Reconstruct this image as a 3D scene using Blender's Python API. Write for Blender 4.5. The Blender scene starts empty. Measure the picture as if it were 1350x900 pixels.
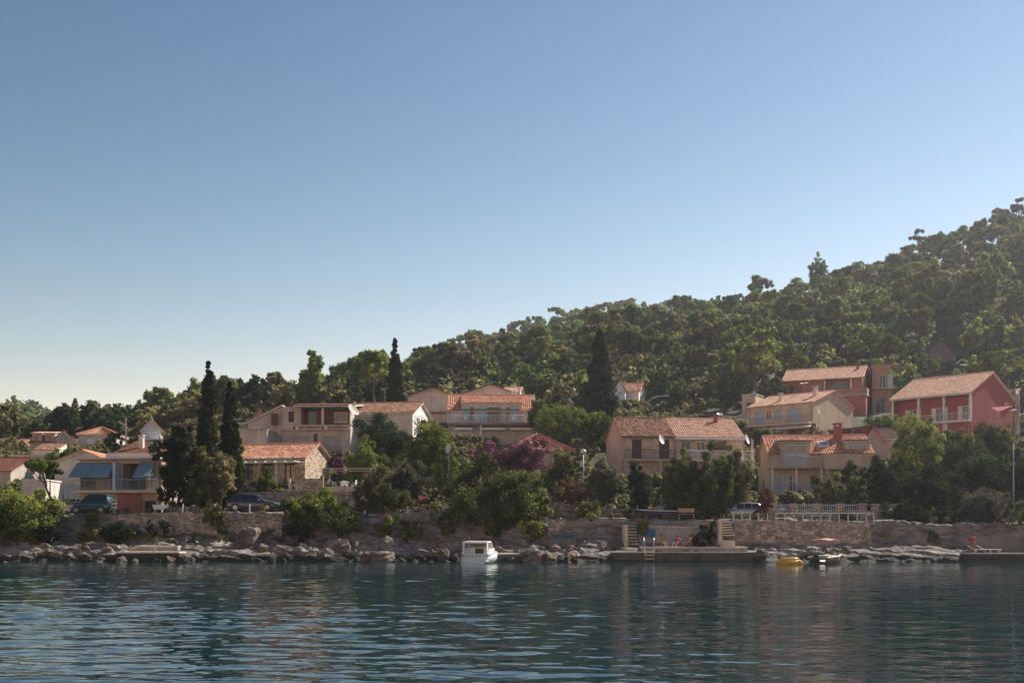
import bpy, math, random
import numpy as np
from mathutils import Vector
R = math.radians
scene = bpy.context.scene
COL = scene.collection
random.seed(11)
F, H0, HY = 1500.0, 2.5, 698.0          # camera: focal length in px of a 1350 px wide frame, eye height, horizon row


def P(px, py, Y):
    return ((px - 675) / F * Y, Y, H0 + (HY - py) / F * Y)


def X_(px, Y): return (px - 675) / F * Y
def Z_(py, Y): return H0 + (HY - py) / F * Y


# ------------------------------------------------------------------ materials
MATS = {}


def nmat(name):
    m = bpy.data.materials.new(name)
    m.use_nodes = True
    nt = m.node_tree
    b = nt.nodes['Principled BSDF']
    MATS[name] = m
    return m, nt, b


def N(nt, t, **kw):
    n = nt.nodes.new(t)
    for k, v in kw.items():
        if k in n.inputs.keys():
            n.inputs[k].default_value = v
        else:
            setattr(n, k, v)
    return n


def ramp(nt, fac, stops):
    r = nt.nodes.new('ShaderNodeValToRGB')
    el = r.color_ramp.elements
    el[0].position, el[0].color = stops[0][0], (*stops[0][1], 1)
    el[1].position, el[1].color = stops[-1][0], (*stops[-1][1], 1)
    for p, c in stops[1:-1]:
        e = el.new(p)
        e.color = (*c, 1)
    nt.links.new(fac, r.inputs[0])
    return r.outputs[0]


def sc(c, k): return tuple(min(1, x * k) for x in c)


def plaster(name, c, rough=.9, var=.25, scale=.8, bump=.15):
    m, nt, b = nmat(name)
    var = var + .1
    tc = N(nt, 'ShaderNodeTexCoord')
    mp = N(nt, 'ShaderNodeMapping')
    mp.inputs['Scale'].default_value = (1, 1, .35)       # streaks run down the walls
    nt.links.new(tc.outputs['Object'], mp.inputs[0])
    n1 = N(nt, 'ShaderNodeTexNoise', Scale=scale, Detail=8.0, Roughness=.65)
    nt.links.new(mp.outputs[0], n1.inputs['Vector'])
    col = ramp(nt, n1.outputs['Fac'], [(.3, sc(c, 1 - var)), (.5, c), (.72, sc(c, 1 + var * .5))])
    nt.links.new(col, b.inputs['Base Color'])
    n2 = N(nt, 'ShaderNodeTexNoise', Scale=14.0, Detail=4.0)
    nt.links.new(tc.outputs['Object'], n2.inputs['Vector'])
    bp = N(nt, 'ShaderNodeBump', Strength=bump, Distance=.02)
    nt.links.new(n2.outputs['Fac'], bp.inputs['Height'])
    nt.links.new(bp.outputs[0], b.inputs['Normal'])
    b.inputs['Roughness'].default_value = rough
    return m


def flat(name, c, rough=.5, metal=0, spec=.5):
    m, nt, b = nmat(name)
    tc = N(nt, 'ShaderNodeTexCoord')
    n1 = N(nt, 'ShaderNodeTexNoise', Scale=6.0, Detail=4.0)
    nt.links.new(tc.outputs['Object'], n1.inputs['Vector'])
    col = ramp(nt, n1.outputs['Fac'], [(.3, sc(c, .88)), (.7, sc(c, 1.08))])
    nt.links.new(col, b.inputs['Base Color'])
    b.inputs['Roughness'].default_value = rough
    b.inputs['Metallic'].default_value = metal
    b.inputs['Specular IOR Level'].default_value = spec
    return m


def tile(name, ca, cb, cc, patch=.5):
    """clay tiles: every tile has its own colour (face attribute) plus lichen patches"""
    m, nt, b = nmat(name)
    at = N(nt, 'ShaderNodeAttribute', attribute_name='tint')
    col = ramp(nt, at.outputs['Fac'], [(0, ca), (.45, cb), (1, cc)])
    tc = N(nt, 'ShaderNodeTexCoord')
    n1 = N(nt, 'ShaderNodeTexNoise', Scale=.9, Detail=6.0, Roughness=.7)
    nt.links.new(tc.outputs['Object'], n1.inputs['Vector'])
    f = ramp(nt, n1.outputs['Fac'], [(.45, (0, 0, 0)), (.75, (patch,) * 3)])
    mx = N(nt, 'ShaderNodeMixRGB', blend_type='MIX')
    nt.links.new(f, mx.inputs[0])
    nt.links.new(col, mx.inputs[1])
    mx.inputs[2].default_value = (.20, .145, .10, 1)
    nt.links.new(mx.outputs[0], b.inputs['Base Color'])
    b.inputs['Roughness'].default_value = .85
    b.inputs['Specular IOR Level'].default_value = .2
    return m


def stone(name, c, scale=2.6, joint=(.10, .085, .07), zs=1.7, bump=.6, var=.45, jw=.06, obj=True):
    m, nt, b = nmat(name)
    tc = N(nt, 'ShaderNodeTexCoord')
    mp = N(nt, 'ShaderNodeMapping')
    mp.inputs['Scale'].default_value = (1, 1, zs)
    nt.links.new(tc.outputs['Object'], mp.inputs[0])
    v1 = N(nt, 'ShaderNodeTexVoronoi', Scale=scale)
    v2 = N(nt, 'ShaderNodeTexVoronoi', Scale=scale, feature='DISTANCE_TO_EDGE')
    for v in (v1, v2): nt.links.new(mp.outputs[0], v.inputs['Vector'])
    n1 = N(nt, 'ShaderNodeTexNoise', Scale=1.1, Detail=8.0, Roughness=.7)
    nt.links.new(tc.outputs['Object'], n1.inputs['Vector'])
    sp = N(nt, 'ShaderNodeSeparateColor')
    nt.links.new(v1.outputs['Color'], sp.inputs[0])
    col = ramp(nt, sp.outputs[0], [(0, sc(c, 1 - var)), (.5, c), (1, sc(c, 1 + var * .7))])
    mx = N(nt, 'ShaderNodeMixRGB', blend_type='MULTIPLY')
    mx.inputs[0].default_value = .7
    nt.links.new(col, mx.inputs[1])
    nt.links.new(ramp(nt, n1.outputs['Fac'], [(.3, (.5, .47, .43)), (.65, (1.15, 1.12, 1.1))]), mx.inputs[2])
    jm = ramp(nt, v2.outputs['Distance'], [(0, (1, 1, 1)), (jw, (0, 0, 0))])
    m2 = N(nt, 'ShaderNodeMixRGB')
    nt.links.new(jm, m2.inputs[0])
    nt.links.new(mx.outputs[0], m2.inputs[1])
    m2.inputs[2].default_value = (*joint, 1)
    nt.links.new(m2.outputs[0], b.inputs['Base Color'])
    bp = N(nt, 'ShaderNodeBump', Strength=bump, Distance=.06)
    nt.links.new(ramp(nt, v2.outputs['Distance'], [(0, (0, 0, 0)), (.14, (1, 1, 1))]), bp.inputs['Height'])
    nt.links.new(bp.outputs[0], b.inputs['Normal'])
    b.inputs['Roughness'].default_value = .92
    return m


def leafmat(name, dark, mid, light, transl=.5, rough=.85):
    """leaves: colour differs from leaf clump to leaf clump and from plant to plant"""
    m, nt, b = nmat(name)
    at = N(nt, 'ShaderNodeAttribute', attribute_name='tint')
    oi = N(nt, 'ShaderNodeObjectInfo')
    col = ramp(nt, at.outputs['Fac'], [(0, dark), (.5, mid), (1, light)])
    hs = N(nt, 'ShaderNodeHueSaturation')
    mr = N(nt, 'ShaderNodeMapRange')
    mr.inputs['To Min'].default_value, mr.inputs['To Max'].default_value = .475, .52
    nt.links.new(oi.outputs['Random'], mr.inputs['Value'])
    nt.links.new(mr.outputs[0], hs.inputs['Hue'])
    ml = N(nt, 'ShaderNodeMath', operation='MULTIPLY_ADD')
    ml.inputs[1].default_value, ml.inputs[2].default_value = 7.31, .0
    nt.links.new(oi.outputs['Random'], ml.inputs[0])
    fr = N(nt, 'ShaderNodeMath', operation='FRACT')
    nt.links.new(ml.outputs[0], fr.inputs[0])
    m3 = N(nt, 'ShaderNodeMapRange')
    m3.inputs['To Min'].default_value, m3.inputs['To Max'].default_value = .72, 1.3
    nt.links.new(fr.outputs[0], m3.inputs['Value'])
    nt.links.new(m3.outputs[0], hs.inputs['Value'])
    nt.links.new(col, hs.inputs['Color'])
    nt.links.new(hs.outputs[0], b.inputs['Base Color'])
    b.inputs['Roughness'].default_value = rough
    b.inputs['Specular IOR Level'].default_value = .04
    tr = N(nt, 'ShaderNodeBsdfTranslucent')
    nt.links.new(hs.outputs[0], tr.inputs['Color'])
    mix = N(nt, 'ShaderNodeMixShader')
    mix.inputs[0].default_value = transl
    out = nt.nodes['Material Output']
    nt.links.new(b.outputs[0], mix.inputs[1])
    nt.links.new(tr.outputs[0], mix.inputs[2])
    nt.links.new(mix.outputs[0], out.inputs['Surface'])
    return m


TILE_O = tile('orange_tile', (.38, .15, .08), (.54, .25, .155), (.66, .38, .26), .30)
TILE_P = tile('pink_tile', (.50, .27, .18), (.64, .39, .28), (.72, .50, .38), .3)
TILE_B = tile('brown_tile', (.16, .07, .045), (.30, .14, .09), (.45, .26, .17), .55)
TILE_D = tile('dark_red_tile', (.10, .03, .02), (.155, .052, .035), (.21, .08, .05), .5)
GREY = plaster('grey_plaster', (0.475, 0.422, 0.370), var=.3)
GREYP = plaster('pale_grey_plaster', (0.607, 0.554, 0.502), var=.22)
WHITE = plaster('white_plaster', (0.759, 0.736, 0.713), var=.14)
BEIGE = plaster('beige_plaster', (0.598, 0.471, 0.333), var=.14)
BEIGED = plaster('dim_beige_plaster', (0.475, 0.383, 0.290), var=.2)
OCHREGLOW = plaster('ochre_glow_plaster', (0.780, 0.554, 0.264), var=.2)  # warm bounced light put into the ochre of the dormer house sides
PINKW = plaster('pink_plaster', (.36, .16, .14), var=.22)
PALEPINK = plaster('pale_pink_plaster', (0.554, 0.370, 0.317), var=.18)
REDW = plaster('red_plaster', (.35, .075, .068), var=.14)
REDBR = plaster('redbrown_plaster', (0.317, 0.112, 0.086), var=.3)
BROWNW = plaster('brown_plaster', (0.330, 0.198, 0.152), var=.3)
BLUEW = plaster('blue_white_plaster', (0.554, 0.634, 0.726), var=.15)
CONC = plaster('concrete', (0.360, 0.330, 0.300), var=.35, scale=1.2, bump=.3)
CONCD = plaster('weathered_concrete', (0.170, 0.155, 0.140), var=.4, scale=1.0, bump=.3)
CONCL = plaster('pale_concrete', (0.581, 0.508, 0.409), var=.3, scale=1.2, bump=.3)
CONCB = plaster('wet_and_shade_concrete', (0.105, 0.085, 0.070), var=.45, scale=1.6, bump=.4)  # wet quay faces, also the painted shade on stair risers
STONE = stone('rubble_stone', (0.449, 0.370, 0.297), 2.4)
STONEL = stone('cottage_stone', (0.607, 0.488, 0.370), 3.0, jw=.05)
BLOCK = stone('cream_block', (0.607, 0.502, 0.370), 2.6, joint=(.22, .18, .13), zs=1.6, bump=.2, var=.2, jw=.035)
WHITEP = flat('white_paint', (.74, .74, .73), .45)
RAILW = flat('rail_paint', (.46, .50, .53), .55)
PLASTIC = flat('white_plastic', (.8, .8, .8), .35)
METALG = flat('grey_metal', (.30, .31, .32), .45, .5)
DARKM = flat('dark_metal', (.035, .035, .04), .4, .3)
BLUEP = flat('blue_paint', (.24, .50, .60), .5)
PBLUE = flat('pale_blue_paint', (.36, .47, .55), .55)
AWNB = flat('blue_awning', (.17, .29, .38), .85)
AWNG = flat('grey_awning', (.34, .38, .42), .9)
AWNR = flat('red_canvas', (.30, .04, .035), .85)
BROWNS = flat('brown_shutter', (.075, .032, .028), .6)
WOOD = flat('brown_wood', (.14, .075, .045), .7)
WOODL = flat('pale_wood', (.40, .31, .22), .75)
BRICK = plaster('chimney_brick', (0.290, 0.099, 0.066), var=.4, scale=4)
INNER = plaster('dark_brown_inner_wall', (0.156, 0.090, 0.066), var=.3)  # dark brown plaster for loggia back walls
GLASS = flat('window_glass', (.018, .022, .026), .12, 0, .6)
CURT = flat('curtained_glass', (.22, .23, .24), .25)
BARK = plaster('bark', (0.100, 0.075, 0.055), var=.4, scale=5, bump=.8)
BARKP = plaster('pine_bark', (0.170, 0.110, 0.080), var=.4, scale=5, bump=.8)
TYRE = flat('tyre', (.02, .02, .02), .8)
HUB = flat('wheel_rim', (.32, .33, .34), .35, .7)
SKIN = flat('skin', (.42, .22, .15), .6)
HAIR = flat('dark_hair', (.03, .02, .015), .6)
LAMPW = flat('lamp_shade_white', (.7, .7, .68), .35)

L_OAK = leafmat('holm_oak_leaves', (0.038, 0.054, 0.017), (0.126, 0.152, 0.046), (0.356, 0.361, 0.104))
L_DARK = leafmat('dark_leaves', (0.020, 0.031, 0.017), (0.044, 0.063, 0.024), (0.085, 0.102, 0.038))
L_PINE = leafmat('pine_needles', (0.064, 0.093, 0.024), (0.193, 0.247, 0.058), (0.512, 0.539, 0.128))
L_BRIGHT = leafmat('bright_leaves', (0.078, 0.124, 0.023), (0.155, 0.215, 0.040), (0.266, 0.312, 0.064), .35)
L_SUN = leafmat('sunny_pine_leaves', (0.062, 0.094, 0.016), (0.157, 0.198, 0.032), (0.303, 0.323, 0.057))
L_OLIVE = leafmat('olive_leaves', (0.091, 0.096, 0.062), (0.159, 0.157, 0.102), (0.243, 0.232, 0.163))
L_MAQ = leafmat('maquis_leaves', (0.070, 0.068, 0.031), (0.194, 0.180, 0.080), (0.479, 0.400, 0.198))
L_CYP = leafmat('cypress_leaves', (0.020, 0.028, 0.013), (0.037, 0.047, 0.018), (0.067, 0.073, 0.029), .12)
L_BOUG = leafmat('bougainvillea_leaves', (.06, .055, .025), (.28, .10, .15), (.48, .21, .26), .3)
L_BOUG0 = leafmat('magenta_leaves', (0.052, 0.057, 0.025), (0.276, 0.063, 0.149), (0.483, 0.149, 0.253), .3)
L_GRASS = leafmat('dry_grass_leaves', (0.100, 0.110, 0.030), (0.190, 0.200, 0.070), (0.320, 0.300, 0.120), .3)
L_RUST = leafmat('rusty_leaves', (0.108, 0.060, 0.036), (0.204, 0.102, 0.060), (0.300, 0.168, 0.096), .25)


# ------------------------------------------------------------------ mesh builder
class MB:
    def __init__(s):
        s.v, s.f, s.mi, s.t, s.sm = [], [], [], [], False

    def add(s, vs, fs, mi=0, t=.5):
        o = len(s.v)
        s.v += [tuple(p) for p in vs]
        for f in fs:
            s.f.append(tuple(i + o for i in f))
            s.mi.append(mi)
            s.t.append(t)
        return s

    def quad(s, a, b, c, d, mi=0, t=.5): return s.add([a, b, c, d], [(0, 1, 2, 3)], mi, t)

    def box(s, x0, x1, y0, y1, z0, z1, mi=0):
        return s.add([(x0, y0, z0), (x1, y0, z0), (x1, y1, z0), (x0, y1, z0), (x0, y0, z1), (x1, y0, z1), (x1, y1, z1), (x0, y1, z1)],
                     [(0, 3, 2, 1), (4, 5, 6, 7), (0, 1, 5, 4), (1, 2, 6, 5), (2, 3, 7, 6), (3, 0, 4, 7)], mi)

    def tube(s, pts, rad, n=6, mi=0, cap=True, t=.5):
        pts = [Vector(p) for p in pts]
        if not hasattr(rad, '__len__'): rad = [rad] * len(pts)
        rings = []
        for i, p in enumerate(pts):
            d = (pts[min(i + 1, len(pts) - 1)] - pts[max(i - 1, 0)])
            d = d.normalized() if d.length > 1e-9 else Vector((0, 0, 1))
            a = Vector((1, 0, 0)) if abs(d.x) < .8 else Vector((0, 1, 0))
            u = d.cross(a).normalized()
            w = d.cross(u)
            rings.append([p + (u * math.cos(2 * math.pi * k / n) + w * math.sin(2 * math.pi * k / n)) * rad[i] for k in range(n)])
        vs = [q for r_ in rings for q in r_]
        fs = []
        for i in range(len(pts) - 1):
            for k in range(n):
                fs.append((i * n + k, i * n + (k + 1) % n, (i + 1) * n + (k + 1) % n, (i + 1) * n + k))
        if cap: fs += [tuple(range(n))[::-1], tuple((len(pts) - 1) * n + k for k in range(n))]
        return s.add(vs, fs, mi, t)

    def loft(s, secs, close=True, cap=True, mi=0):
        n = len(secs[0])
        vs = [p for q in secs for p in q]
        fs = []
        for i in range(len(secs) - 1):
            for k in range(n if close else n - 1):
                fs.append((i * n + k, i * n + (k + 1) % n, (i + 1) * n + (k + 1) % n, (i + 1) * n + k))
        if cap: fs += [tuple(range(n))[::-1], tuple((len(secs) - 1) * n + k for k in range(n))]
        return s.add(vs, fs, mi)

    def dome(s, c, r, n=12, m=6, squash=1, full=True, mi=0):
        secs = []
        for j in range(m + 1):
            a = math.pi * j / m if full else math.pi / 2 * j / m
            rr = max(1e-3, math.sin(a)) * r
            z = math.cos(a) * r * squash
            secs.append([(c[0] + rr * math.cos(2 * math.pi * k / n), c[1] + rr * math.sin(2 * math.pi * k / n), c[2] + z) for k in range(n)])
        return s.loft(secs, True, True, mi)

    def build(s, name, mats, parent=None, smooth=False):
        me = bpy.data.meshes.new(name)
        me.from_pydata(s.v, [], s.f)
        if not isinstance(mats, (list, tuple)): mats = [mats]
        for m in mats: me.materials.append(m)
        if len(mats) > 1: me.polygons.foreach_set('material_index', s.mi)
        a = me.attributes.new('tint', 'FLOAT', 'FACE')
        a.data.foreach_set('value', s.t)
        if smooth: me.polygons.foreach_set('use_smooth', [True] * len(s.f))
        me.update()
        o = bpy.data.objects.new(name, me)
        COL.objects.link(o)
        if parent: o.parent = parent
        return o


def quads_mesh(name, V, tint, mat):
    """V (n,4,3) -> mesh of n separate leaf faces"""
    n = len(V)
    me = bpy.data.meshes.new(name)
    me.vertices.add(n * 4)
    me.vertices.foreach_set('co', V.reshape(-1).astype(np.float32))
    me.loops.add(n * 4)
    me.loops.foreach_set('vertex_index', np.arange(n * 4, dtype=np.int32))
    me.polygons.add(n)
    me.polygons.foreach_set('loop_start', np.arange(0, n * 4, 4, dtype=np.int32))
    me.polygons.foreach_set('loop_total', np.full(n, 4, dtype=np.int32))
    me.update(calc_edges=True)
    a = me.attributes.new('tint', 'FLOAT', 'FACE')
    a.data.foreach_set('value', np.clip(tint, 0, 1).astype(np.float32))
    me.materials.append(mat)
    return me


def tag(o, label, cat, group=None, kind=None):
    if label: o['label'] = label
    if cat: o['category'] = cat
    if group: o['group'] = group
    if kind: o['kind'] = kind
    return o


def thing(name, label, cat, loc=(0, 0, 0), rz=0, group=None):
    o = bpy.data.objects.new(name, None)
    COL.objects.link(o)
    o.location = loc
    o.rotation_euler = (0, 0, rz)
    o.empty_display_size = .3
    return tag(o, label, cat, group)


KIDS = {}


def dup(root, loc, rz, label=None, group=None, scale=None):
    def cp(o, par):
        c = o.copy()
        COL.objects.link(c)
        c.parent = par
        for ch in [q for q in COL.objects if q.parent == o] if o.name not in KIDS else KIDS[o.name]:
            cp(ch, c)
        return c
    def reg(o):
        KIDS[o.name] = [q for q in o.children]
        for q in o.children: reg(q)
    if root.name not in KIDS: reg(root)
    r = cp(root, None)
    r.location = loc
    r.rotation_euler = (0, 0, rz)
    if scale: r.scale = scale
    if label: r['label'] = label
    if group: r['group'] = group
    return r


# ------------------------------------------------------------------ noise
def _h(ix, iy, seed):
    h = (ix.astype(np.int64) * 374761393 + iy.astype(np.int64) * 668265263 + seed * 1442695041) & 0x7fffffff
    h = ((h ^ (h >> 13)) * 1274126177) & 0x7fffffff
    return ((h ^ (h >> 16)) & 0xffff) / 65535.0


def vn(x, y, seed=0):
    x, y = np.asarray(x, float), np.asarray(y, float)
    ix, iy = np.floor(x), np.floor(y)
    fx, fy = x - ix, y - iy
    fx, fy = fx * fx * (3 - 2 * fx), fy * fy * (3 - 2 * fy)
    a, b_, c, d = _h(ix, iy, seed), _h(ix + 1, iy, seed), _h(ix, iy + 1, seed), _h(ix + 1, iy + 1, seed)
    return (a * (1 - fx) + b_ * fx) * (1 - fy) + (c * (1 - fx) + d * fx) * fy


def fbm(x, y, seed=0, o=4):
    r, a, s_ = 0, .5, 0
    for i in range(o):
        r = r + a * vn(x * 2 ** i, y * 2 ** i, seed + i)
        s_ += a
        a *= .5
    return r / s_


# ------------------------------------------------------------------ the lie of the land
PADS = []                     # flat ground under the houses: (x, y, z, radius)
A_px = [-600, 0, 80, 130, 200, 300, 400, 480, 560, 640, 720, 790, 850, 930, 1000, 1100, 1200, 1300, 1350, 1900]
A_py = [612, 612, 606, 588, 572, 552, 540, 531, 516, 497, 470, 447, 440, 428, 408, 388, 357, 322, 306, 190]
A_Y = [225, 225, 228, 240, 260, 280, 290, 300, 310, 320, 330, 330, 340, 330, 330, 320, 310, 300, 300, 290]
B_px = [-600, 0, 30, 60, 90, 130, 170, 300, 480, 540, 620, 700, 760, 870, 950, 1100, 1900]
B_py = [560, 543, 539, 548, 567, 592, 615, 640, 560, 500, 465, 445, 431, 428, 425, 430, 430]
B_Y = [520, 520, 520, 520, 520, 520, 520, 500, 480, 470, 470, 470, 470, 470, 470, 470, 470]
R_px = [-200, 100, 370, 600, 890, 1100, 1500]
R_z = [3.6, 3.75, 4.0, 3.6, 3.35, 3.2, 3.0]


def ground(X, Y, pads=True):
    X, Y = np.asarray(X, float), np.asarray(Y, float)
    px = 675 + 1500 * X / np.maximum(Y, 60)
    road = np.interp(px, R_px, R_z)
    wy = np.interp(px, [0, 370, 900], [95.5, 95.5, 94])
    foot = np.interp(px, [0, 370, 600, 960, 1400], [1.9, 2.0, 1.9, 1.4, 1.1])
    ys = 88.4 + 1.2 * (fbm(X * .13, X * 0 + 3, 5) - .5)
    yn = [ys * 0 + 60, ys - 4, ys, ys + 1.0, wy - .25, wy + .25, ys * 0 + 104, ys * 0 + 112, ys * 0 + 118, ys * 0 + 128, ys * 0 + 135, ys * 0 + 150, ys * 0 + 165, ys * 0 + 178]
    zn = [ys * 0 - 7, ys * 0 - 1.6, ys * 0 - .12, ys * 0 + .55, foot, road, road + .15, ys * 0 + 5.2, ys * 0 + 6.0, ys * 0 + 8.3, ys * 0 + 10.8, ys * 0 + 14.4, ys * 0 + 18, ys * 0 + 21]
    z = zn[0].copy() if hasattr(zn[0], 'copy') else zn[0]
    for i in range(len(yn) - 1):
        t = np.clip((Y - yn[i]) / (yn[i + 1] - yn[i]), 0, 1)
        z = np.where(Y >= yn[i], zn[i] + (zn[i + 1] - zn[i]) * t, z)
    Yr = np.interp(px, A_px, A_Y)
    zr = H0 + (HY - np.interp(px, A_px, A_py)) / F * Yr
    t = np.clip((Y - 178) / (Yr - 178), 0, 1)
    za = 21 - 4 * np.clip((300 - px) / 110, 0, 1) + (zr - 21 + 4 * np.clip((300 - px) / 110, 0, 1)) * t ** .95
    za = np.where(Y > Yr, zr - (Y - Yr) * .22, za)
    Yb = np.interp(px, B_px, B_Y)
    zb = H0 + (HY - np.interp(px, B_px, B_py)) / F * Yb
    zb = zb - np.abs(Y - Yb) * np.where(Y < Yb, .30, .2)
    hill = np.maximum(za, zb)
    lf = np.clip((300 - px) / 110, 0, 1)
    z = np.where(Y > 104, z - (z - road) * lf * .24, z)
    hill = hill + (fbm(X * .02, Y * .02, 9) - .5) * 6 * np.clip((Y - 185) / 60, 0, 1)
    z = np.where(Y > 178, np.maximum(hill, np.where(Y < 215, 17 - 3 * lf, -1.5)), z)
    if pads:
        for (x0, y0, z0, r0) in PADS:
            d = np.hypot(X - x0, Y - y0)
            w = np.clip((r0 + 3.5 - d) / 3.5, 0, 1)
            w = w * w * (3 - 2 * w)
            z = z * (1 - w) + z0 * w
    return z


def gz(x, y): return float(ground(np.array([x]), np.array([y]))[0])


# ------------------------------------------------------------------ houses
def tile_slope(mb, p0, ux, us, W, L, mi=0, col=.27, row=.42, cut=None):
    """corrugated clay-tile sheet: p0 lower left corner, ux along the eave, us up the slope"""
    p0, ux, us = Vector(p0), Vector(ux).normalized(), Vector(us).normalized()
    n = ux.cross(us)
    if n.z < 0: n = -n
    nc = max(2, int(round(W / col)))
    nr = max(2, int(round(L / row)))
    prof = [(0, .0), (.2, .055), (.5, .075), (.8, .055)]
    xs = [(i + a) * W / nc for i in range(nc) for a, h in prof] + [W]
    hs = [h for i in range(nc) for a, h in prof] + [0]
    vs, fs, ts = [], [], []
    tr = [[random.random() for _ in range(nr)] for _ in range(nc)]
    for j in range(nr):
        for e in (0, 1):
            l = (j + e) * L / nr
            up = .045 if e == 0 else .008
            for x, h in zip(xs, hs):
                vs.append(p0 + ux * x + us * l + n * (h + up + .02))
    m = len(xs)
    o = len(mb.v)
    mb.v += [tuple(v) for v in vs]
    for j in range(nr):
        a = 2 * j * m
        for k in range(m - 1):
            mb.f.append((o + a + k, o + a + k + 1, o + a + m + k + 1, o + a + m + k))
            mb.mi.append(mi)
            mb.t.append(tr[k // 4][j])
        if j < nr - 1:
            for k in range(m - 1):
                mb.f.append((o + a + m + k, o + a + m + k + 1, o + a + 2 * m + k + 1, o + a + 2 * m + k))
                mb.mi.append(mi)
                mb.t.append(tr[k // 4][j + 1])


def slab(mb, p0, ux, us, W, L, th=.14, mi=1):
    p0, ux, us = Vector(p0), Vector(ux).normalized(), Vector(us).normalized()
    n = ux.cross(us)
    if n.z < 0: n = -n
    a, b_, c, d = p0, p0 + ux * W, p0 + ux * W + us * L, p0 + us * L
    lo = [q - n * th for q in (a, b_, c, d)]
    mb.add([*lo, a, b_, c, d], [(0, 3, 2, 1), (4, 5, 6, 7), (0, 1, 5, 4), (1, 2, 6, 5), (2, 3, 7, 6), (3, 0, 4, 7)], mi)


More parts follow.
